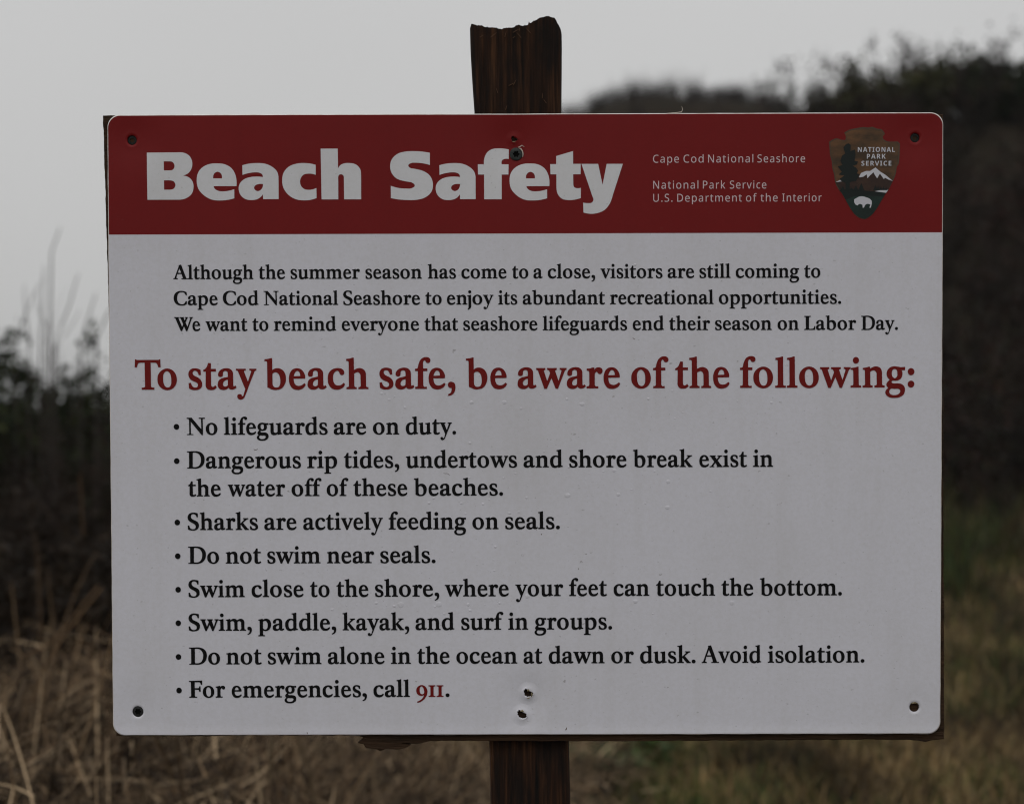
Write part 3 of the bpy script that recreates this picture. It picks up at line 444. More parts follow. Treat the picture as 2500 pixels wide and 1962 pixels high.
def finish(name, V, F, m, parent, label=None, cut=0):
    me = mesh(name, np.array(V), F); bm = bmesh.new(); bm.from_mesh(me); bmesh.ops.remove_doubles(bm, verts=bm.verts, dist=1e-4)
    if cut:
        for ax in (0, 1):
            lo = min(v.co[ax] for v in bm.verts); hi = max(v.co[ax] for v in bm.verts); no = (1, 0, 0) if ax == 0 else (0, 1, 0); c = lo+cut
            while c < hi:
                bmesh.ops.bisect_plane(bm, geom=bm.verts[:]+bm.edges[:]+bm.faces[:], plane_co=(c if ax == 0 else 0, c if ax == 1 else 0, 0), plane_no=no); c += cut
    for v in bm.verts:
        v.co = Vector(S(v.co.x, v.co.y, v.co.z+float(zf(v.co.x, v.co.y))))
    for f in bm.faces:
        if f.normal.z < 0: f.normal_flip()
    bm.to_mesh(me); bm.free()
    o = link(name, me, parent, [m])
    if label: tag(o, label)
    return o
for st, xh, (bx, by), sl, words in TEXT:
    V, F, V2, F2 = [], [], [], []
    for wd in words:
        s = wd[0]
        if s == '*':
            n = 20; p = [(3.05*math.cos(2*math.pi*i/n), 3.2*math.sin(2*math.pi*i/n)) for i in range(n)]
            put(V, F, [tess([p])], wd[1], wd[2], 1, 1, 0, 0, .36); continue
        x, wid = wd[1], wd[2]
        if st in ('sans', 'bold'):
            pre = 'r' if st == 'sans' else 'b'; gs = [sansg(pre+c) for c in s]
            xs = []; cx = 0; lo = 1e9; hi = -1e9
            for adv, sh in gs:
                xs.append(cx)
                for fl, _t in sh: lo = min(lo, cx+min(p[0] for p in fl)); hi = max(hi, cx+max(p[0] for p in fl))
                cx += adv-75+(22 if st == 'bold' else 12)
            k = wid/(hi-lo); ky = (8.55 if st == 'sans' else 5.15)/CAPH
            for (adv, sh), gx_ in zip(gs, xs): put(V, F, sh, x+(gx_-lo)*k, by, k, ky, sl, bx, .22 if st == 'sans' else .80)
            continue
        gs = [serif(c) for c in s]; cx = 0; xs = []
        for i, ((lb, w_, rb), sh) in enumerate(gs):
            if i: cx += lb
            if i and s[i-1] == 'T': cx -= 78
            xs.append(cx); cx += w_+rb
        rb = gs[-1][0][2]; tot = cx-rb+(17 if s[-1] == 'f' else 0)
        k = wid/tot; ky = xh/338
        for ch, ((lb, w_, rb), sh), gx_ in zip(s, gs, xs):
            red = s == '911'
            put(V2 if red else V, F2 if red else F, sh, x+gx_*k, by, k, ky, sl, bx, .36)
    words_s = ' '.join(q[0] for q in words if q[0] != '*')
    m = {'body': M_ink, 'item': M_ink, 'head': M_redink, 'sans': M_small, 'bold': M_small}[st]
    if st == 'bold': BOLD = globals().get('BOLD', []) + [(V, F)]; continue
    lab = {'body': 'line of black serif text starting "%s"', 'item': 'line of larger black serif text starting "%s"', 'head': 'large red line of serif text starting "%s"', 'sans': 'small pale line of text starting "%s"'}[st] % ' '.join(words_s.split()[:4])
    finish('text_line', V, F, m, panel if st != 'sans' else panel, lab)
    if V2: finish('text_line', V2, F2, M_redink, panel, 'red number 911 at the end of the last line')
TW_ = [([], []), ([], [])]
for ti, (ch, x, y, b) in enumerate(TITLE):
    V, F = TW_[ti > 4]
    ox, cs = H[ch]; polys = [[((a-ox)*TK, -(d-b)*TK) for a, d in parse(c)[1]] for c in cs]
    put(V, F, [tess(polys)], x, y, 1, 1, 0, 0, .22+(.02 if ch == 'y' else 0))
finish('title_word', *TW_[0], M_letter, panel, 'heavy white word Beach', 4.0); finish('title_word', *TW_[1], M_letter, panel, 'heavy white word Safety', 4.0)

# arrowhead emblem
def E(s, z, mt, name, par, label=None):
    V, F = [], []
    for q, c in enumerate(s if isinstance(s, list) else [s]):
        p = [(298.96+a*.07361, 339.22-b*.07338) for a, b in parse(c)[1]]
        fl, tr = tess([p]); o = len(V)
        for a, b in fl: V.append((a, b, z+.008*q))
        F.extend((o+i, o+j, o+k) for i, j, k in tr)
    return finish(name, V, F, mt, par, label, 4.0)
M_arrow = mat('arrowhead_brown', (.165, .080, .034), .5, .25, 26, (.060, .038, .022), (1, 2.2, 1), thresh=(.38, .62))
M_rim = mat('arrowhead_rim', (.075, .055, .035), .5, .3)
M_mount = mat('mountain_brown', (.033, .018, .014), .5, .3, 30, (.075, .038, .022), thresh=(.45, .7))
M_green = mat('dark_green', (.0085, .0135, .012), .5, .3)
M_teal = mat('meadow_green', (.016, .042, .034), .5, .3, 30, (.010, .017, .014))
M_snow = mat('snow_white', (.62, .62, .66), .5, .3)
ARW = "675,270! 760,225 860,205 960,190 1050,195 1085,183! 1170,215! 1230,225 1280,290! 1250,325 1250,360! 1300,395 1400,405 1470,402! 1505,430! 1500,600! 1490,730! 1455,780! 1445,870 1400,990! 1350,1090! 1290,1180! 1230,1280! 1180,1370! 1110,1470! 1040,1530 985,1558! 900,1535 820,1470! 760,1380! 700,1270! 640,1170! 600,1120! 550,1030 530,900! 500,800! 490,690! 465,600! 455,480! 452,405! 500,375 560,355 620,375! 690,385! 700,330!"
emb = E(ARW, .22, M_rim, 'emblem', panel, 'brown arrowhead emblem with tree, snowy mountain and bison')
def shrink(s, cx=975, cy=800, k=.968):
    out = []
    for t_ in s.split():
        e = '!' if t_.endswith('!') else ''; a, b = map(float, t_.rstrip('!').split(',')); out.append('%.0f,%.0f%s' % (cx+(a-cx)*k, cy+(b-cy)*k, e))
    return ' '.join(out)
EMB = []
EMB.append((shrink(ARW), .30, M_arrow)); 
EMB.append(("545,1005! 640,985! 720,930! 900,925! 1000,880! 1140,800! 1290,900! 1398,990! 1345,1090! 1325,1122! 1130,1140! 980,1132! 610,1115!", .38, M_mount))
EMB.append(("600,1120! 760,1105! 1000,1132! 1130,1142! 1335,1118! 1290,1182! 1230,1280! 1180,1368! 1110,1468! 1040,1526! 985,1550! 900,1528! 822,1465! 760,1375! 700,1265! 640,1165!", .44, M_green))
EMB.append(("700,1270! 820,1215! 980,1200! 1120,1210! 1262,1222! 1180,1368! 1110,1468! 1040,1526! 985,1550! 900,1528! 822,1465! 760,1375!", .50, M_teal))
EMB.append((["893,935! 925,870! 1000,840! 1060,840! 1140,788! 1210,850! 1290,900! 1398,990! 1330,968! 1280,940! 1265,962! 1235,920! 1205,880! 1165,950! 1125,890! 1110,860! 1060,905! 1020,950! 1010,890! 960,925!", "548,1005! 615,972! 645,992!", "765,942! 805,925! 800,945!"], .56, M_snow))
EMB.append(("1130,1141! 1230,1122! 1332,1120! 1297,1165!", .56, M_snow))
EMB.append((["740,430! 768,450! 770,500! 765,545! 835,520! 842,600! 828,690! 880,700! 862,742! 800,762! 850,790! 882,835! 862,875! 905,890! 880,935! 850,990! 790,992! 757,1015! 757,1122! 697,1122! 697,1015! 625,985! 610,955! 680,905! 592,893! 640,850! 578,772! 650,750! 618,690! 642,612! 690,580! 662,490! 700,442!"]
           + ["%d,1125! %d,%d! %d,1125!" % (x-w_, x, y, x+w_) for x, y, w_ in ((655, 1060, 34), (850, 1048, 36), (930, 1015, 44), (785, 1085, 30), (1140, 1045, 30), (1180, 1065, 26), (1220, 1070, 26), (1260, 1066, 26), (1298, 1078, 22))], .64, M_green))
EMB.append(("825,1260! 860,1240 900,1220 950,1216 1000,1230 1060,1255 1085,1282! 1087,1322! 1072,1385! 1052,1385! 1066,1337! 1010,1330 988,1345! 970,1385! 952,1385! 948,1342! 900,1330 875,1352! 842,1335! 825,1300!", .64, M_snow))
for s_, z_, m_ in EMB: E(s_, z_, m_, 'emblem_shape', panel)
V, F = [], []
for v_, f_ in BOLD: o_ = len(V); V += v_; F += [tuple(i+o_ for i in t_) for t_ in f_]
finish('emblem_text', V, F, M_snow, panel, 'white capitals NATIONAL PARK SERVICE')

# ------------------------------------------------------------------ screws, holes, burrs, droplets
M_screw = mat('dark_screw', (.022, .030, .026), .55, .5, 300, (.010, .013, .011), bump=.3, bscale=400)
M_sunk = mat('sunken_screw', (.012, .016, .014), .6, .3)
M_void = mat('recess_shade', (.006, .006, .005), .9, .1)  # shade inside the shallow star recesses, painted in as near-black
M_rag = mat('torn_backing', (.42, .36, .22), .7, .2, 200, (.10, .07, .035))
def screw_head(x, y, z, r, torx=.5, dome=.9, matl=None):
    n = 48; th = np.arange(n)/n*2*math.pi
    star = torx*r*(1+.17*np.cos(6*th))
    prof = [(r*.97, -1.6), (r, -.5), (r*.94, -.05), (r*.80, .25*dome), (r*.62, .42*dome)]
    V = []; 
    for a, h in prof: V.append(np.stack([x+a*np.cos(th), y+a*np.sin(th), np.full(n, z+h)], -1))
    V.append(np.stack([x+star*np.cos(th), y+star*np.sin(th), np.full(n, z+.45*dome)], -1))
    V.append(np.stack([x+star*.94*np.cos(th), y+star*.94*np.sin(th), np.full(n, z-1.1)], -1))
    V = np.concatenate(V+[np.array([[x, y, z-1.15]])]); m_ = 7; jj = np.arange(m_*n).reshape(m_, n); nn = np.roll(jj, -1, 1)
    F = [tuple(f) for f in np.stack([jj[:-1], jj[1:], nn[1:], nn[:-1]], -1).reshape(-1, 4)]
    F += [((m_-1)*n+i, m_*n, (m_-1)*n+(i+1) % n) for i in range(n)]
    F = [f[::-1] for f in F]
    me = mesh('screw', SV(V), F, False); me.polygons.foreach_set('material_index', np.array([1 if i >= 5*n else 0 for i in range(len(F))], np.int32)); return link('screw', me, sign, [matl or M_screw, M_void])
def Z(x, y): return float(zf(np.array(x), np.array(y)))
tag(screw_head(-9.8, 297.3, Z(-9.8, 297.3)+1.5, 7.1, .46), 'grey star-drive screw head standing proud beside the title')
tag(screw_head(-430.4, 313.7, Z(-430.4, 313.7)-1.9, 5.4, .5, matl=M_sunk), 'dark sunken screw in the top left corner')
tag(screw_head(426.5, 313.9, Z(426.5, 313.9)-1.9, 5.3, .5, matl=M_sunk), 'dark sunken screw in the top right corner')
tag(screw_head(-429.5, -315.0, Z(-429.5, -315)-1.4, 6.3, .5, matl=mat('black_screw', (.012, .012, .011), .5, .5)), 'black screw in the bottom left corner')
def shard(pts, wds, z, matl, name='paint_burr'):
    V, F = [], []
    for i, (x, y) in enumerate(pts):
        a = pts[max(0, i-1)]; b = pts[min(len(pts)-1, i+1)]; dx, dy = b[0]-a[0], b[1]-a[1]; l = math.hypot(dx, dy); nx_, ny_ = -dy/l, dx/l; w_ = wds[i]
        zz = Z(x, y)+z+(.5*math.sin(i*1.3) if z > 1 else 0)
        V += [(x+nx_*w_, y+ny_*w_, zz), (x, y, zz+(.5 if z > 1 else .15)), (x-nx_*w_, y-ny_*w_, zz)]
    for i in range(len(pts)-1):
        k = i*3; F += [(k, k+1, k+4, k+3), (k+1, k+2, k+5, k+4)]
    return link(name, mesh(name, SV(V), F), sign, [matl])
M_burr = mat('cream_burr', (.60, .52, .45), .6, .2)
shard([(-7.6, 304.6), (-5.4, 305.2), (-3.4, 306.6), (-.8, 305.0)], [.3, .6, .5, .2], 2.6, M_burr)
shard([(-7.2, 304.0), (-4.6, 302.8), (-2.9, 300.4), (-2.2, 297.2), (-2.6, 293.8)], [.3, .7, .7, .6, .2], 2.4, M_burr)
# a few stubborn marks: seed husk, crumbs, rust squiggles
M_husk = mat('brown_husk', (.10, .062, .03), .8, .2)
for pts, wds in (([(-302, -24.5), (-299, -26), (-296, -25.4), (-293.6, -24)], [.2, .7, .6, .2]), ([(42.4, -337), (44.2, -334.4), (44.8, -332)], [1.0, 1.0, .4]),
                 ([(63.5, -152), (62, -150), (60.4, -149), (58.6, -152.4)], [.25, .4, .3, .2]), ([(56.8, -156.6), (58, -157.6), (56.8, -158.8)], [.5, .7, .3]), ([(67.6, -140.6), (66, -141.4), (64.8, -140.4)], [.4, .6, .3]),
                 ([(-94, -51.6), (-90, -52.4), (-86.6, -52), (-83, -54.2), (-80.8, -55)], [.15, .4, .25, .35, .15]), ([(16, -118), (17.4, -119.6), (16.6, -120.6)], [.5, .7, .4]), ([(11.2, -112.8), (11.8, -115)], [.25, .25]),
                 ([(-3, -256.6), (-1.6, -252.6)], [.25, .2]), ([(-242.6, -336.5), (-242, -339.6)], [.5, .6]), ([(116, 97.6), (119, 95), (121, 94.6)], [.2, .6, .3])):
    c0 = pts[len(pts)//2]; shard([(c0[0]+(a-c0[0])*.55, c0[1]+(b-c0[1])*.6) for a, b in pts], [q*.5 for q in wds], .12, M_husk, 'grime_crumb')
for pts, wds in (([(1.0, -292.6), (2.4, -291.4), (3.4, -293.0)], [.5, 1.1, .4]), ([(5.4, -294.4), (6.4, -296.6), (5.2, -299.4)], [.4, .9, .4]), ([(4.4, -299.6), (2.4, -300.6), (.4, -300.2)], [.3, .7, .3]), ([(-6.6, -315.2), (-4.6, -314.4), (-3.0, -316.0)], [.6, 1.2, .4]), ([(425.0, -307.4), (428.4, -306.4), (431.8, -307.6)], [.4, .9, .4]), ([(-14.4, 311.2), (-12.2, 310.4), (-10.2, 311.4)], [.2, .5, .2])):
    shard(pts, wds, .9 if pts[0][0] > 100 else 1.9, M_rag, 'torn_flake')
# stray fibre standing on the top edge
def tube(pts, rad, n=5):
    V, F = [], []
    for i, p in enumerate(pts):
        p = Vector(p); a = Vector(pts[max(0, i-1)]); b = Vector(pts[min(len(pts)-1, i+1)]); d = (b-a).normalized()
        s = d.cross(Vector((.3, .2, 1))).normalized(); t_ = d.cross(s)
        r = rad[i] if isinstance(rad, (list, tuple)) else rad
        for k in range(n):
            an = 2*math.pi*k/n; V.append(tuple(p+(s*math.cos(an)+t_*math.sin(an))*r))
    for i in range(len(pts)-1):
        for k in range(n): F.append((i*n+k, i*n+(k+1) % n, (i+1)*n+(k+1) % n, (i+1)*n+k))
    F.append(tuple(range(n))[::-1]); F.append(tuple((len(pts)-1)*n+k for k in range(n)))
    return V, F
V, F = tube([(155, 341, -.6), (163, 341.4, -.5), (171, 342.4, -.5), (172.3, 345.5, -.4), (171.2, 348.5, -.4)], [.4, .5, .5, .35, .15])
link('fibre', mesh('fibre', SV(V), F), sign, [M_burr])
# blisters and droplets on the paint
M_drop = bpy.data.materials.new('water'); M_drop.use_nodes = True
b_ = M_drop.node_tree.nodes['Principled BSDF']; b_.inputs['Transmission Weight'].default_value = 1; b_.inputs['IOR'].default_value = 1.33; b_.inputs['Roughness'].default_value = .02
def caps(items, name, m_, label=None):
    V, F = [], []
    for x, y, r, hh in items:
        o_ = len(V); n = 12; st = 1+.5*random.random()
        for q, (a, h) in enumerate(((1, 0.), (.85, .5), (.5, .88))):
            for k in range(n):
                an = 2*math.pi*k/n; X = x+r*st*a*math.cos(an)*(1+.12*math.sin(3*an+x)); Y = y+r*a*math.sin(an)*(1.15 if math.sin(an) < 0 else .95); V.append((X, Y, Z(X, Y)+.02+h*hh))
        V.append((x, y, Z(x, y)+.02+hh))
        for q in range(2):
            for k in range(n): F.append((o_+q*n+k, o_+q*n+(k+1) % n, o_+(q+1)*n+(k+1) % n, o_+(q+1)*n+k))
        for k in range(n): F.append((o_+2*n+k, o_+2*n+(k+1) % n, o_+3*n))
    o = link(name, mesh(name, SV(V), F, True), panel, [m_]); tag(o, label, kind='stuff'); return o
it = []; wt = []
def src(x, y): return ((x-1250)*.4499-14.5+.0, (981-y)*.4499+25.6)
for (cx, cy, sxx, syy, n_) in ((1230, 950, 230, 60, 46), (1350, 1160, 170, 60, 40), (1150, 1225, 120, 30, 26), (1090, 1480, 130, 12, 30), (1700, 970, 130, 60, 18), (1130, 1370, 150, 40, 14), (1400, 720, 300, 50, 12), (1560, 1470, 120, 12, 10)):
    for _ in range(n_):
        x, y = src(random.gauss(cx, sxx), random.gauss(cy, syy)); r = random.choice([.5, .6, .8, .8, 1.0, 1.3, 1.7]); it.append((x, y, r*.8, r*.15))
for x, y, r in ((1384, 1208, 2.8), (1508, 1206, 2.2), (1498, 1147, 2.2), (1630, 1175, 2.4), (1628, 1238, 2.4), (975, 1475, 3.6), (1068, 1474, 3.6), (1285, 1455, 2.8), (1414, 1452, 3.0), (1786, 1472, 3.0), (1550, 1468, 2.4), (1140, 1475, 2), (1420, 985, 2.4), (1230, 980, 2.4), (1150, 980, 2)):
    a, b = src(x, y); it.append((a, b, r*.9, min(.27, r*.15)))
caps(it, 'paint_blisters', M_white, 'small raised blisters in the white paint')

# ------------------------------------------------------------------ backing board
M_ply = mat('weathered_plywood', (.066, .036, .019), .9, .15, 9, (.022, .014, .009), (1, 7, 1), bump=1, bscale=60)
BO = [(-462.4, 341.0), (-461.6, 300), (-460.6, 250), (-459.6, 200), (-458.4, 150), (-457.4, 90), (-456.3, 30), (-455.6, -20), (-454.6, -80), (-454.0, -180), (-453.6, -300), (-454.4, -342.6), (-380, -343.2), (-300, -342.4), (-190, -342.6),
      (-181, -344), (-182.6, -348), (-187, -351.2), (-180.5, -352.4), (-178, -357), (-166, -358), (-162, -360.3), (-156, -358), (-144, -358.6), (-134, -357), (-129, -354.4), (-139, -352), (-118, -351.3), (-106, -349.2), (-90, -349.0), (0, -349.2), (120, -349.8), (250, -349.0), (380, -348.4), (432, -349.2), (442, -351), (452, -348.6), (462.2, -348.2),
      (462.0, -300), (461.3, -200), (460.2, -100), (459.6, 0), (459.2, 60), (458.6, 120), (458.0, 200), (457.6, 280), (457.2, 339.4), (300, 339.6), (0, 339.6), (-300, 340.0), (-440, 340.8)]
BP = []
for i in range(len(BO)):
    a, b = BO[i], BO[(i+1) % len(BO)]; L_ = math.hypot(b[0]-a[0], b[1]-a[1]); k = max(1, int(L_/4))
    for q in range(k):
        x, y = a[0]+(b[0]-a[0])*q/k, a[1]+(b[1]-a[1])*q/k
        j = .55*noise.noise((x*.11, y*.11, 1))+.5*noise.noise((x*.5, y*.5, 9)); BP.append((x+j*(abs(x) > 440), y+j*(abs(y) > 335)))
fl, tr = tess([BP]); nb = len(BP)
bx_ = []
for z_, ins in ((-4.8, .6), (-5.4, 0), (-7.5, .3), (-8, 1.0), (-8.6, .2), (-11, .2), (-11.6, .9), (-12.2, .2), (-15, .4)):
    for x, y in BP: bx_.append((x-math.copysign(ins, x), y-math.copysign(ins, y), z_))
F = [(i, j, k) for i, j, k in tr]+[tuple(8*nb+i for i in t_)[::-1] for t_ in tr]
for q in range(8): F += [(q*nb+i, (q+1)*nb+i, (q+1)*nb+(i+1) % nb, q*nb+(i+1) % nb) for i in range(nb)]
link('backing_board', mesh('backing_board', SV(bx_), F), sign, [M_ply])

# ------------------------------------------------------------------ post with rotted top
M_post = bpy.data.materials.new('dark_weathered_post'); M_post.use_nodes = True
t = M_post.node_tree; b_ = t.nodes['Principled BSDF']; b_.inputs['Roughness'].default_value = .85; b_.inputs['Specular IOR Level'].default_value = .2
c_ = t.nodes.new('ShaderNodeTexCoord'); mp = t.nodes.new('ShaderNodeMapping'); mp.inputs['Scale'].default_value = (36, 1.5, 36); t.links.new(c_.outputs['Object'], mp.inputs[0])
n_ = t.nodes.new('ShaderNodeTexNoise'); n_.inputs['Scale'].default_value = 6; n_.inputs['Detail'].default_value = 8; n_.inputs['Roughness'].default_value = .6; t.links.new(mp.outputs[0], n_.inputs['Vector'])
r_ = t.nodes.new('ShaderNodeValToRGB'); t.links.new(n_.outputs['Fac'], r_.inputs[0])
for e, (p_, c4) in zip(r_.color_ramp.elements, ((.30, (.0050, .0042, .0034, 1)), (.72, (.078, .034, .014, 1)))): e.position, e.color = p_, c4
e = r_.color_ramp.elements.new(.52); e.color = (.027, .0115, .0055, 1)
st_ = t.nodes.new('ShaderNodeTexNoise'); st_.inputs['Scale'].default_value = 22; st_.inputs['Detail'].default_value = 5; mp2 = t.nodes.new('ShaderNodeMapping'); mp2.inputs['Scale'].default_value = (2.4, .7, 1); t.links.new(c_.outputs['Object'], mp2.inputs[0]); t.links.new(mp2.outputs[0], st_.inputs['Vector'])
sr_ = t.nodes.new('ShaderNodeMapRange'); sr_.inputs[1].default_value, sr_.inputs[2].default_value, sr_.inputs[3].default_value, sr_.inputs[4].default_value = .46, .64, .0, .7; t.links.new(st_.outputs['Fac'], sr_.inputs[0])
sm_ = t.nodes.new('ShaderNodeMix'); sm_.data_type = 'RGBA'; sm_.inputs[7].default_value = (.0055, .0050, .0045, 1); t.links.new(sr_.outputs[0], sm_.inputs[0]); t.links.new(r_.outputs[0], sm_.inputs[6]); t.links.new(sm_.outputs[2], b_.inputs['Base Color'])
bp = t.nodes.new('ShaderNodeBump'); bp.inputs['Strength'].default_value = .7; bp.inputs['Distance'].default_value = .002; t.links.new(n_.outputs['Fac'], bp.inputs['Height']); t.links.new(bp.outputs[0], b_.inputs['Normal'])
def PX(x, y, z=-15.0):                                               # only used for the measured outline below: panel millimetres
    return x, y
PROF = [(0.000, -4.06), (0.012, 0.00), (0.040, -0.96), (0.080, -1.99), (0.130, -2.44), (0.155, -3.62), (0.210, -3.91), (0.290, -4.80), (0.345, -6.13), (0.370, -5.24), (0.400, -4.80), (0.485, -4.06), (0.495, -1.99), (0.530, -1.48), (0.545, -1.99), (0.560, -2.58), (0.630, -1.70), (0.645, 1.85), (0.652, -0.37), (0.700, 2.95), (0.735, 4.06), (0.770, 6.13), (0.810, 7.01), (0.850, 7.60), (0.890, 7.01), (0.920, 6.13), (0.940, 4.06), (0.955, 0.00), (0.975, -1.70), (0.988, -4.43), (1.000, -9.23)]
PXs = np.array([p[0] for p in PROF]); PYs = np.array([p[1] for p in PROF])
def post_x(y):                                                       # left and right edge of the leaning post at height y
    l = np.interp(y, [-1500, -440, -348, 340, 385, 410, 450], [-22, -39.6, -41.6, -55.4, -58.2, -59.6, -60.6])
    r = np.interp(y, [-1500, -440, -348, 340, 385, 415, 450], [62, 49.2, 47.0, 40.4, 40.8, 41.0, 40.4])
    return l, r
YT = 450.0
V = []; nU, nD = 90, 26
def top_h(u, d):
    f = np.interp(u, PXs, PYs)+.9*noise.noise((u*55, 3.3, 1))*(1 if .06 < u < .9 else .2)
    hollow = -26*np.exp(-((u-.42)/.26)**2)*np.exp(-((d-.55)/.24)**2)
    back = -6+7*noise.noise((u*5, d*4, 2))
    wgt = 1-min(1, max(0, d-.04)/.3)
    return f*wgt+(1-wgt)*(back+f*.5)+hollow+1.5*noise.noise((u*34, d*22, 5))*(.5+d)+.9*noise.noise((u*90, d*40, 8))
def corner(u, d):                                                    # slightly rounded plan section
    r = .07; return u, d
levels = [-1490, -1200, -900, -600, -450]+list(np.arange(-440, 417, 7.0))
def wallpts(side, k, n):
    if side == 0: return k/n, 0.0
    if side == 1: return 1.0, k/n
    if side == 2: return 1-k/n, 1.0
    return 0.0, 1-k/n
loop = []
for side, n in ((0, nU), (1, nD), (2, nU), (3, nD)):
    for k in range(n): loop.append(wallpts(side, k, n))
DP = 92.0
def place(u, d, y, top=False):
    l, r = post_x(y); x = l+(r-l)*u; z = -15.6-DP*d-.035*(y)*0
    cr = min(u, 1-u); cdp = min(d, 1-d)
    if cr < .06 and d < .06: z -= 2.6*(1-cr/.06)**2; x += (1 if u < .5 else -1)*1.0*(1-d/.06)*(1-cr/.06)
    g = 1.1*noise.noise((u*26, y*.006, d*26))+.5*noise.noise((u*70, y*.02, d*60))
    if d == 0: z += g-1.4*(.5+.5*math.sin(u*9))*.3
    elif u in (0.0, 1.0): x += g*(.7 if u == 1.0 else -.7)
    return x, y, z
rowsV = []
for y in levels:
    for (u_, d_) in loop: V.append(place(u_, d_, y))
nl = len(loop)
for s_ in (.25, .5, .75, 1.0):                                       # last courses climb to the broken rim
    for (u_, d_) in loop:
        yt = YT+top_h(u_, d_) -8.5; y0 = levels[-1]-12
        yy = levels[-1]+(yt-levels[-1])*s_
        V.append(place(u_, d_, yy))
nlv = len(levels)+4
F = [(q*nl+i, q*nl+(i+1) % nl, (q+1)*nl+(i+1) % nl, (q+1)*nl+i) for q in range(nlv-1) for i in range(nl)]
base = len(V); gi = {}
for iu in range(nU+1):
    for id_ in range(nD+1):
        u_, d_ = iu/nU, id_/nD
        if iu in (0, nU) or id_ in (0, nD):
            k = loop.index((u_, d_)) if (u_, d_) in loop else min(range(nl), key=lambda q: abs(loop[q][0]-u_)+abs(loop[q][1]-d_))
            gi[iu, id_] = (nlv-1)*nl+k
        else:
            y = YT+top_h(u_, d_)-8.5; gi[iu, id_] = len(V); V.append(place(u_, d_, y))
for iu in range(nU):
    for id_ in range(nD): F.append((gi[iu, id_], gi[iu+1, id_], gi[iu+1, id_+1], gi[iu, id_+1]))
post = link('post', mesh('post', SV(V), F), sign, [M_post]); tag(post, 'dark weathered square post with a rotted, split top')
M_splint = mat('splinter', (.10, .052, .028), .8, .2)
rs = random.Random(5)
for i in range(14):                                                  # splinters clinging to the broken top and the face
    if i < 8: x = rs.uniform(-50, 10); y = rs.uniform(424, 434); L_ = rs.uniform(3, 9)
    else: x = rs.uniform(-30, 30); y = rs.uniform(345, 375); L_ = rs.uniform(4, 9)
    a = rs.uniform(-1, 1.2)
    V_, F_ = tube([(x, y, -14.4), (x+L_*.5*math.sin(a), y+L_*.5*math.cos(a), -13.6), (x+L_*math.sin(a), y+L_*math.cos(a), -13.9)], [.45, .4, .12], 4)
    link('splinter', mesh('splinter', SV(V_), F_), post, [M_splint])


# ------------------------------------------------------------------ vegetation
LM = leafmat('foliage'); TW = leafmat('twigs', .8, .15)
def tang(P): return P
def ribbons(base, heading, length, lean, curl, width, segs, droop=0, flat=False):
    """many arching blades: arrays of n; returns V (n,segs+1,2,3)"""
    n = len(length); t = np.linspace(0, 1, segs+1)[None, :]
    ang = lean[:, None]+curl[:, None]*t                              # angle from vertical
    ds = (length/segs)[:, None]
    hx = np.cumsum(np.concatenate([np.zeros((n, 1)), np.sin(ang[:, :-1])*ds], 1), 1); hz = np.cumsum(np.concatenate([np.zeros((n, 1)), np.cos(ang[:, :-1])*ds], 1), 1)
    P = base[:, None, :]+np.stack([hx*np.cos(heading)[:, None], hx*np.sin(heading)[:, None], hz], -1)
    a2 = heading+rng.uniform(.6, 2.5, n); side = np.stack([np.cos(a2), np.sin(a2), np.zeros(n)], -1)[:, None, :]
    w_ = (width[:, None]*(1-.75*t))[:, :, None]*.5
    return np.stack([P-side*w_, P+side*w_], 2)
def ribbon_mesh(name, R_, cols):
    n, s, _, _ = R_.shape; V = R_.reshape(-1, 3); k = np.arange(n)[:, None]*(s*2)+np.arange(s-1)[None, :]*2
    F = np.stack([k, k+1, k+3, k+2], -1).reshape(-1, 4); me = mesh(name, V, F); vcol(me, np.repeat(cols, s*2, 0)); return me
def mixcol(n, pal, wts, jit=.22):
    pal = np.array(pal); i = rng.choice(len(pal), n, p=np.array(wts)/sum(wts)); return np.clip(pal[i]*rng.uniform(1-jit, 1+jit, (n, 1)), 0, 1)

# --- dead beach grass matted on the left bank
STRAW = [(.15, .100, .056), (.08, .051, .029), (.32, .235, .145), (.040, .026, .016), (.018, .012, .008)]
n = 11000
bx = rng.uniform(-2.3, .42, n); by = 3.9+(rng.random(n)**1.2)*3.4; keep = (bx < .42-.45*rng.random(n)*(by > 5)) ; bx, by = bx[keep], by[keep]; n = len(bx)
cl = np.array([noise.noise((x*1.6, y*1.6, 0)) for x, y in zip(bx, by)])
hd = cl*9+rng.normal(0, 1.3, n); ln = rng.uniform(.25, .62, n)*(1+.3*cl); le = np.abs(rng.normal(1.15, .42, n)); cu = rng.uniform(-.3, 1.9, n)
bz = ground(bx, by)+rng.uniform(-.02, .22, n)*(.5+cl)
R_ = ribbons(np.stack([bx, by, bz], -1), hd, ln, le, cu, rng.uniform(.003, .009, n), 6)
n2 = 14000; lx = rng.uniform(-2.3, .42, n2); ly = 3.9+(rng.random(n2)**1.1)*3.6; lc = np.array([noise.noise((x*2.1+9, y*2.1, 0)) for x, y in zip(lx, ly)])
lz = ground(lx, ly)+np.clip(.10+.28*lc+rng.normal(0, .05, n2), 0, .4)
R2 = ribbons(np.stack([lx, ly, lz], -1), lc*8+rng.normal(0, .9, n2), rng.uniform(.12, .34, n2), rng.normal(1.5, .22, n2), rng.normal(.1, .35, n2), rng.uniform(.004, .011, n2), 6)
C1 = mixcol(n, STRAW, [4, 4, 2.0, 4, 5])*(1+.6*np.clip(cl*1.6, -1, 1))[:, None]; C2 = mixcol(n2, STRAW, [4, 3, 3.4, 3, 5])*(1+.9*np.clip(lc*1.7, -.9, 1))[:, None]
R_ = np.concatenate([R_, R2]); CC = np.concatenate([C1, C2])
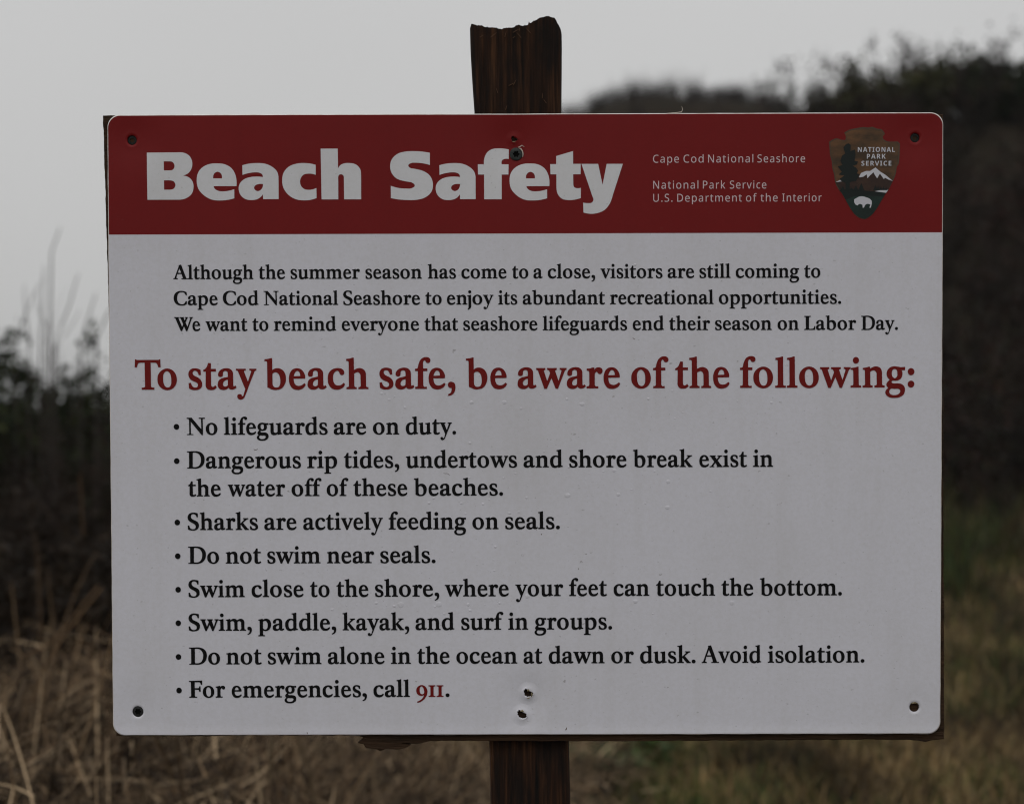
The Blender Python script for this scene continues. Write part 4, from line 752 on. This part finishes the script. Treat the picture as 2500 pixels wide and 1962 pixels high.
o = link('dead_grass', ribbon_mesh('dead_grass', R_, CC), None, [TW]); tag(o, 'matted dead tan beach grass below the left half of the sign', 'dead grass', kind='stuff')

# --- meadow grass on the right
n = 120000
gy_ = 5.6+(rng.random(n)**1.25)*15; gx_ = rng.uniform(-.6, 1, n)*0+rng.uniform(0, 1, n)*(gy_*.30+1.3)-.45
m_ = 90000; ax_, ay_ = rng.uniform(-5, 13, m_), 1.0+rng.random(m_)*19; kp = ((ax_ > ay_*.30+.85) | (ay_ < 5.6) | (ax_ < -.45)) & ~((ax_ < .3) & (ay_ > 3.9) & (ay_ < 7.6) & (ax_ > -2.3)); ax_, ay_ = ax_[kp], ay_[kp]
gx_ = np.concatenate([gx_, ax_]); gy_ = np.concatenate([gy_, ay_]); n = len(gx_)
pt = np.array([noise.noise((x*.9, y*.55, 4))+.5*noise.noise((x*3.1, y*2.0, 8)) for x, y in zip(gx_, gy_)])
green = rng.random(n) < np.clip(.17+.95*pt, .03, .88)
GR = mixcol(n, [(.056, .068, .018), (.030, .044, .012), (.120, .105, .034)], [3, 3, 1.5]); BR = mixcol(n, [(.172, .116, .050), (.105, .068, .032), (.30, .215, .105), (.040, .026, .015)], [4, 3, 1.8, 2.0])
gc = np.where(green[:, None], GR, BR)*(1+1.1*np.clip(np.array([noise.noise((x*2.1, y*1.1, 17)) for x, y in zip(gx_, gy_)]), -.6, .6))[:, None]
hgt = rng.uniform(.04, .12, n)*(1+.6*np.clip(pt, -.5, 1))*(1+.9*(gy_ > 14.5))
R_ = ribbons(np.stack([gx_, gy_, ground(gx_, gy_)-.01], -1), rng.uniform(0, 6.28, n), hgt, np.abs(rng.normal(.4, .35, n)), rng.uniform(0, 1.2, n), rng.uniform(.004, .010, n), 2)
o = link('grass', ribbon_mesh('grass', R_, gc), None, [LM]); tag(o, 'short mixed green and brown meadow grass to the right of the post', 'grass', kind='stuff')

# --- taller rank weeds where the meadow meets the brush
n = 16000; wy = 12.2+rng.random(n)*4.9; wx = rng.uniform(0, 1, n)*(wy*.30+1.3)+.2; wn = np.array([noise.noise((x*1.3, y*.9, 31)) for x, y in zip(wx, wy)]); kp = rng.random(n) < np.clip(.35+1.6*wn+(wy-14)*.16, 0, 1); wx, wy, wn = wx[kp], wy[kp], wn[kp]; n = len(wx)
wc = np.where((rng.random(n) < .5+.8*wn)[:, None], mixcol(n, [(.040, .058, .014), (.022, .036, .010), (.075, .080, .022)], [3, 3, 1]), mixcol(n, [(.085, .052, .026), (.045, .027, .016), (.026, .017, .011)], [2, 3, 3]))
R_ = ribbons(np.stack([wx, wy, ground(wx, wy)-.01], -1), rng.uniform(0, 6.28, n), rng.uniform(.12, .42, n)*(1+.7*wn), np.abs(rng.normal(.35, .3, n)), rng.uniform(0, 1.1, n), rng.uniform(.006, .016, n), 3)
o = link('rank_weeds', ribbon_mesh('rank_weeds', R_, wc), None, [LM]); tag(o, 'taller dark green and brown weeds at the foot of the dune brush', 'weeds', kind='stuff')
# --- shrub makers (numpy templates)
def shrub_arrays(seed, h, spread, nst, ntw, nlf, lsize, pal_l, pal_t, leafy_from=.3, tw=.006, wildness=.35):
    r = np.random.default_rng(seed); segs = []; cols = []
    tips = []
    def branch(p, d, L_, w_, lvl):
        k = 5 if lvl == 0 else 4; pts = [p.copy()]
        for i in range(k):
            d = d+r.normal(0, wildness*.35, 3); d[2] += .05; d /= np.linalg.norm(d); p = p+d*L_/k; pts.append(p.copy())
        segs.append((pts, w_)); cols.append(np.array(pal_t[r.integers(len(pal_t))])*r.uniform(.8, 1.2))
        return pts
    for i in range(nst):
        a = r.uniform(0, 6.28); s0 = spread*.18*r.random(); p0 = np.array([s0*math.cos(a), s0*math.sin(a), -.1]); ln_ = h*r.uniform(.6, 1.0)
        d = np.array([math.cos(a)*spread/h*r.uniform(.1, .75), math.sin(a)*spread/h*r.uniform(.1, .75), 1.0]); d /= np.linalg.norm(d)
        pts = branch(p0, d, ln_, tw*r.uniform(.9, 1.6), 0)
        for j in range(ntw):
            q = pts[r.integers(1, len(pts))]+r.normal(0, .01, 3); dd = d+r.normal(0, .55, 3); dd[2] = abs(dd[2])+.2; dd /= np.linalg.norm(dd)
            p2 = branch(q, dd, ln_*r.uniform(.15, .42), tw*r.uniform(.35, .7), 1); tips.append(p2)
            for m_ in range(2):
                q2 = p2[r.integers(1, len(p2))]; d3 = dd+r.normal(0, .6, 3); d3 /= np.linalg.norm(d3); tips.append(branch(q2, d3, ln_*r.uniform(.06, .18), tw*.3, 2))
    V, F, C = [], [], []
    for (pts, w_), c in zip(segs, cols):
        o_ = len(V); m_ = len(pts)
        for i, p in enumerate(pts):
            ww = w_*(1-.7*i/(m_-1))
            for k in range(3):
                an = 2.094*k; V.append((p[0]+ww*math.cos(an), p[1]+ww*math.sin(an), p[2])); C.append(c)
        for i in range(m_-1):
            for k in range(3): F.append((o_+i*3+k, o_+i*3+(k+1) % 3, o_+(i+1)*3+(k+1) % 3, o_+(i+1)*3+k))
    V = np.array(V); kz = h/np.percentile(V[:, 2], 99.9); V[:, 2] *= kz
    st = (V, np.array(F), np.array(C))
    lf = None
    if nlf:
        tp = np.array([p for t_ in tips for p in t_[1:]])*np.array([1, 1, kz]); tp = tp[tp[:, 2] > h*leafy_from*.5]; q = tp[r.integers(0, len(tp), nlf)]+r.normal(0, lsize*1.1, (nlf, 3))
        a = r.normal(0, 1, (nlf, 3)); a /= np.linalg.norm(a, axis=1)[:, None]; b = np.cross(a, r.normal(0, 1, (nlf, 3))); b /= np.linalg.norm(b, axis=1)[:, None]
        s = lsize*r.uniform(.5, 1.2, (nlf, 1)); Vl = np.stack([q-a*s, q+b*s*.45, q+a*s, q-b*s*.45], 1).reshape(-1, 3); Fl = np.arange(nlf*4).reshape(-1, 4)
        pl = np.array(pal_l)[r.integers(0, len(pal_l), nlf)]*r.uniform(.7, 1.3, (nlf, 1)); lf = (Vl, Fl, np.repeat(pl, 4, 0))
    return st, lf
def part(name, arr, parent, m_):
    me = mesh(name, arr[0], arr[1]); vcol(me, arr[2]); return link(name, me, parent, [m_])
def shrub(name, loc, args, label, cat, group=None, pn=('stems', 'foliage'), rot=0):
    st, lf = shrub_arrays(*args); e_ = empty(name, loc); e_.rotation_euler.z = rot; tag(e_, label, cat, group)
    part(pn[0], st, e_, TW)
    if lf: part(pn[1], lf, e_, LM)
    return e_
def at(px, Y): return (px-1250)/2500*.5143*Y                          # where a bearing seen in the photograph crosses depth Y
def gz(x, y): return float(ground(np.array(x), np.array(y)))
DK = [(.011, .018, .005), (.019, .029, .008), (.008, .012, .005), (.030, .036, .010)]
TWG = [(.030, .021, .016), (.020, .014, .011), (.045, .034, .028)]
# left thicket: evergreen bushes, leafless shrubs
G1 = 'evergreen bushes at the left edge'
for px, Y, h, sp, sd, lab in ((-10, 11.5, 1.78, 1.0, 3, 'dark evergreen bush at the far left edge, tallest of the green ones'), (105, 11.0, 1.74, .55, 4, 'dark evergreen bush just right of the gap at the left edge'),
                              (60, 12.5, 1.36, .9, 8, 'low dark evergreen bush filling the gap at the left edge'), (230, 11.5, 1.50, .9, 5, 'dark evergreen bush half hidden by the left side of the sign'), (165, 12.0, 1.18, .6, 6, 'lower evergreen bush between the gap and the sign'), (420, 12.0, 1.5, 1.1, 7, 'evergreen bush hidden mostly behind the sign')):
    x = at(px, Y); shrub('evergreen_bush', (x, Y, gz(x, Y)), (sd, h-gz(x, Y), sp, 26, 9, 20000, .034, DK, TWG, .12, .009), lab, 'bush', G1)
G2 = 'leafless shrubs on the left'
for px, Y, h, sp, sd, ns_, nt_, lab in ((200, 9.6, 1.80, .45, 21, 22, 9, 'grey leafless shrub against the left edge of the sign'), (262, 9.8, 1.88, .5, 22, 22, 9, 'leafless shrub partly behind the left edge of the sign'), (60, 9.0, 1.62, .5, 23, 14, 6, 'thin leafless shrub in front of the left evergreens'),
                                        (130, 8.6, 1.35, .7, 24, 22, 8, 'brown leafless shrub low behind the dead grass'), (10, 8.4, 1.4, .6, 25, 22, 8, 'brown leafless shrub at the left edge of view'), (230, 8.3, 1.3, .7, 26, 24, 8, 'brown leafless shrub low beside the sign')):
    x = at(px, Y); shrub('leafless_shrub', (x, Y, gz(x, Y)), (sd, h-gz(x, Y), sp, ns_, nt_, 1200 if h < 1.5 else 300, .018, [(.026, .016, .010), (.016, .011, .007)], TWG, .1, .0055, .3), lab, 'shrub', G2)
for i in range(11):
    px = random.uniform(-60, 420); Y = random.uniform(7.3, 10.4); x = at(px, Y)
    e_ = shrub('leafless_shrub', (x, Y, gz(x, Y)), (300+i, random.uniform(.75, 1.15), .6, 16, 7, 2600, .022, [(.019, .012, .007), (.012, .008, .005), (.027, .018, .010)], [(.034, .022, .014), (.018, .012, .009)], .02, .006, .35), 'low dark brown bush in the thicket behind the dead grass', 'shrub', 'low brown bushes in the left thicket')
# tall single whips standing against the sky
def whip(pix, Y, r0, lab):
    pts = [((px-1250)/2500*.5143*Y, Y+.05*i, 1.45+(981-py)/2500*.5143*Y) for i, (px, py) in enumerate(pix)]
    x0, y0 = pts[0][0], Y; z0 = gz(x0, y0); e_ = empty('bare_sapling', (x0, y0, z0)); tag(e_, lab, 'sapling', 'bare whips against the sky on the left')
    P = [(0, .0, -.05)]+[(a-x0, b-y0, c-z0) for a, b, c in pts]; rr = [r0*.68*(1-.6*i/(len(P)-1)) for i in range(len(P))]
    V, F = tube(P, rr, 6); me = mesh('stem', V, F); vcol(me, np.tile(np.array([[.045, .038, .034]]), (len(V), 1))); link('stem', me, e_, [TW])
    return e_
whip([(122, 850), (116, 780), (112, 690), (107, 610), (110, 580), (116, 545)], 9.0, .0085, 'tallest bare whip standing against the sky left of the sign')
whip([(98, 850), (95, 790), (92, 710), (88, 645)], 9.3, .007, 'bare whip just left of the tallest one')
whip([(72, 850), (60, 790), (48, 745), (40, 715), (33, 690)], 9.0, .006, 'bare whip leaning left near the left edge')
whip([(40, 830), (55, 770), (66, 720), (78, 690), (86, 672)], 9.1, .0055, 'bare whip leaning right and crossing its neighbour')
whip([(132, 850), (145, 790), (158, 740), (163, 700), (168, 662)], 9.0, .0075, 'bare whip forking away right of the tallest one')
whip([(138, 845), (155, 815), (168, 785), (177, 755)], 9.0, .005, 'short slanting whip right of the tallest one')
whip([(112, 800), (95, 768), (80, 742), (68, 705)], 9.1, .005, 'slanting side whip crossing the tallest ones')
whip([(196, 840), (205, 790), (212, 750), (218, 712)], 9.4, .008, 'bare whip rising beside the grey shrub')
whip([(236, 830), (246, 790), (254, 760), (262, 742)], 9.2, .009, 'dark bare whip touching the edge of the sign')
# tan broken stems in the thicket
def stick(pix, Y, r0, lab, col=(.16, .10, .055)):
    pts = [((px-1250)/2500*.5143*Y, Y, 1.45+(981-py)/2500*.5143*Y) for px, py in pix]; x0 = pts[0][0]; z0 = gz(x0, Y)
    V, F = tube([(a-x0, b-Y, c-z0) for a, b, c in pts], r0*.62, 6); me = mesh('dead_stem', V, F); vcol(me, np.tile(np.array([col])*.8, (len(V), 1)))
    o = link('dead_stem', me, None, [TW]); o.location = (x0, Y, z0); tag(o, lab, 'dead stem', 'dead tan stems on the left'); return o
stick([(203, 1308), (199, 1210), (195, 1165), (200, 1152)], 6.4, .006, 'upright tan stem in the dark thicket left of the sign', (.085, .052, .028))
stick([(75, 1715), (108, 1630), (165, 1540), (215, 1478), (250, 1435)], 4.6, .0042, 'long pale stem slanting up to the right over the dead grass')
stick([(60, 1600), (110, 1580), (160, 1530), (205, 1470), (240, 1428)], 4.9, .0038, 'second slanting stem just above the long pale one')
stick([(146, 1870), (148, 1800), (146, 1765)], 4.3, .006, 'short upright pale stem low on the left', (.20, .15, .10))
stick([(303, 1925), (304, 1880), (302, 1850)], 4.3, .005, 'short bright stem under the lower left corner of the sign', (.24, .18, .12))
stick([(230, 1890), (222, 1870), (216, 1850)], 4.3, .005, 'small pale stem leaning left in the dead grass', (.24, .18, .12))
stick([(40, 1730), (50, 1690), (60, 1655)], 4.6, .005, 'pale stem tip at the lower left', (.20, .15, .10))
stick([(770, 1962), (760, 1900), (742, 1840), (730, 1795)], 4.6, .007, 'tan stem curving up under the sign, right of the dark hollow', (.14, .10, .06))
stick([(660, 1900), (662, 1850), (664, 1800)], 4.7, .007, 'upright tan stem left of the dark hollow under the sign', (.12, .09, .055))
stick([(915, 1962), (912, 1900), (914, 1845)], 4.5, .006, 'upright pale stem under the sign left of the post', (.18, .13, .08))
stick([(1020, 1930), (1052, 1890), (1075, 1850), (1080, 1830)], 4.6, .006, 'pale stem bent towards the post', (.18, .13, .08))

# brush that covers the dunes: nobody could count it
tv2 = [shrub_arrays(140+i, 1.5, .8, 16, 6, 160, .03, [(.013, .010, .008), (.019, .014, .011)], [(.030, .023, .020), (.020, .015, .013)], .02, .009, .3) for i in range(3)]
tv = [shrub_arrays(100+i, 1.35, .95, 9, 6, 520, .045, [(.013, .009, .006), (.020, .012, .008), (.028, .012, .009), (.015, .016, .007)], [(.030, .023, .020), (.020, .015, .013)], .05, .010, .4) for i in range(5)]
P = []
def scatter(n, x0, x1, y0, y1, s0, s1, test=None):
    for _ in range(n):
        x = random.uniform(x0, x1); y = random.uniform(y0, y1)
        if test and not test(x, y): continue
        P.append((x, y, random.uniform(s0, s1)))
scatter(230, .6, 11, 16.4, 29, .7, 1.05, lambda x, y: x > .8+.02*(y-16) and x < y*.30+1.5)
scatter(150, 8, 24, 16.4, 32, .8, 1.2, lambda x, y: x > y*.30+1.5)
scatter(60, 3.5, 9.5, 16.2, 18.2, .7, 1.0)
scatter(26, 2.5, 7, 14.9, 16.6, .22, .5)
scatter(120, 0, 17, 36, 47, .35, .6, lambda x, y: x < y*.30+1)
scatter(330, -.2, 10, 45.8, 48.2, .22, .4)
scatter(70, 4.2, 9, 28.5, 31, .35, .6)
Vs, Fs, Cs, off = [], [], [], 0; Vl, Fl, Cl, offl = [], [], [], 0
for x, y, s in P:
    far = y > 33; (a, f, c), (a2, f2, c2) = random.choice(tv2 if far else tv); th = random.uniform(0, 6.28); ct, s_ = math.cos(th), math.sin(th); R3 = np.array([[ct, s_, 0], [-s_, ct, 0], [0, 0, random.uniform(.85, 1.15)]])*s
    b = np.array([x, y, gz(x, y)-.05]); tn = random.uniform(.7, 1.3)
    Vs.append(a@R3+b); Fs.append(f+off); Cs.append(c*tn); off += len(a)
    Vl.append(a2@R3+b); Fl.append(f2+offl); Cl.append(c2*tn*np.array([random.uniform(.9, 1.25), 1, .95])); offl += len(a2)
me = mesh('dune_brush', np.concatenate(Vs+Vl), np.concatenate([np.concatenate(Fs), np.concatenate(Fl)+off])); vcol(me, np.clip(np.concatenate(Cs+Cl), 0, 1))
o = link('dune_brush', me, None, [LM]); tag(o, 'dense dark leafless brush covering the dunes behind the sign', 'brush', kind='stuff')

# shrubs that stand out on the skyline
G3 = 'bushes along the dune skyline'
for px, py, Y, sp, sd, nst, nlf, ls, pal, lab in (
    (2385, 158, 28.5, 1.3, 41, 16, 1900, .075, DK, 'tall ragged bush with sky showing through, at the upper right'),
    (2300, 196, 29.0, .9, 42, 12, 800, .07, DK, 'smaller open bush left of the tall ragged one'),
    (2480, 176, 28.0, 1.2, 43, 18, 2600, .075, DK, 'dense dark bush at the right edge of the skyline'),
    (2200, 200, 28.0, 1.5, 44, 20, 4200, .075, [(.055, .055, .016), (.040, .042, .014), (.03, .03, .014)], 'olive green rounded bush on the right skyline'),
    (2110, 224, 28.5, 1.1, 45, 20, 2600, .07, [(.045, .045, .016), (.03, .03, .014)], 'olive bush sloping down left of the rounded one'),
    (1945, 218, 44, 1.0, 46, 8, 120, .08, DK, 'wispy little bush in the dip of the skyline'),
    (1985, 216, 44, .9, 47, 8, 160, .08, DK, 'second wispy little bush in the dip of the skyline'),
    (1905, 205, 46, 1.0, 48, 8, 100, .08, DK, 'bare twiggy bush on the left lip of the skyline dip')):
    x = at(px, Y); g0 = gz(x, Y); h = max(1.0, 1.45+(981-py)/2500*.5143*Y-g0); shrub('skyline_bush', (x, Y, g0), (sd, h, sp, nst, 7, nlf, ls, pal, TWG, .35, .014, .4), lab, 'bush', G3)
x = at(942, 60); e_ = shrub('distant_tree', (x, 60, gz(x, 60)), (61, 1.45+(981-318)/2500*.5143*60-gz(x, 60), .8, 5, 24, 5200, .10, [(.04, .045, .03)], TWG, .2, .06, .25), 'tip of a far tree barely rising over the top edge of the sign', 'tree', None, ('trunk', 'crown'))

# broad-leaved plants in the grass under the sign
def leafy(loc, nl, size, sd, lab, rosette=.5, pal=((.030, .060, .018), (.045, .075, .022))):
    e_ = empty('leafy_plant', loc); tag(e_, lab, 'plant', 'broad-leaved green plants in the grass'); r = random.Random(sd)
    for i in range(nl):
        a = 2.4*i+r.uniform(-.3, .3); L_ = size*r.uniform(.6, 1.1); w_ = L_*r.uniform(.16, .26); el = r.uniform(.3, 1.2); V = []; k = 6
        for j in range(k+1):
            t_ = j/k; d = L_*t_*math.cos(el)*1.0; z = L_*(t_*math.sin(el)-.45*t_*t_); ww = w_*math.sin(math.pi*min(.97, .08+.9*t_))
            for s_ in (-1, 0, 1): V.append((d*math.cos(a)-s_*ww*math.sin(a), d*math.sin(a)+s_*ww*math.cos(a), z+.02+abs(s_)*ww*.3))
        F = [(j*3+q, j*3+q+1, j*3+q+4, j*3+q+3) for j in range(k) for q in (0, 1)]
        me = mesh('leaf', V, F, True); c = np.array(r.choice(pal))*r.uniform(.75, 1.25); vcol(me, np.tile(c[None], (len(V), 1))); link('leaf', me, e_, [LM])
for px, py, Y, nl, sz, sd, lab in ((1500, 1830, 7.6, 16, .20, 1, 'green broad-leaved plant right of the post, just under the sign'), (1600, 1828, 7.9, 14, .19, 2, 'green broad-leaved plant farther right under the sign'), (1430, 1828, 7.8, 10, .14, 3, 'small green plant closest to the right of the post'),
                                   (1160, 1850, 7.2, 14, .20, 4, 'green broad-leaved plant left of the post'), (1178, 1925, 6.6, 9, .14, 5, 'small green plant low beside the left of the post'), (1420, 1945, 6.9, 9, .16, 6, 'low green plant near the bottom right of the post')):
    x = at(px, Y); leafy((x, Y, gz(x, Y)), nl, sz, sd, lab)

bm = bmesh.new(); bmesh.ops.create_cube(bm, size=1); me = bpy.data.meshes.new('haze'); bm.to_mesh(me); bm.free()
hz = bpy.data.materials.new('thin_mist'); hz.use_nodes = True; ht = hz.node_tree; ht.nodes.clear(); ho = ht.nodes.new('ShaderNodeOutputMaterial'); hv = ht.nodes.new('ShaderNodeVolumePrincipled')
hv.inputs['Color'].default_value = (.93, .94, .95, 1); hv.inputs['Density'].default_value = .0005; hv.inputs['Anisotropy'].default_value = .2; ht.links.new(hv.outputs[0], ho.inputs['Volume'])
o = link('haze', me, None, [hz]); o.scale = (4200, 5400, 22); o.location = (0, 600, 22/2-9); tag(o, kind='stuff')
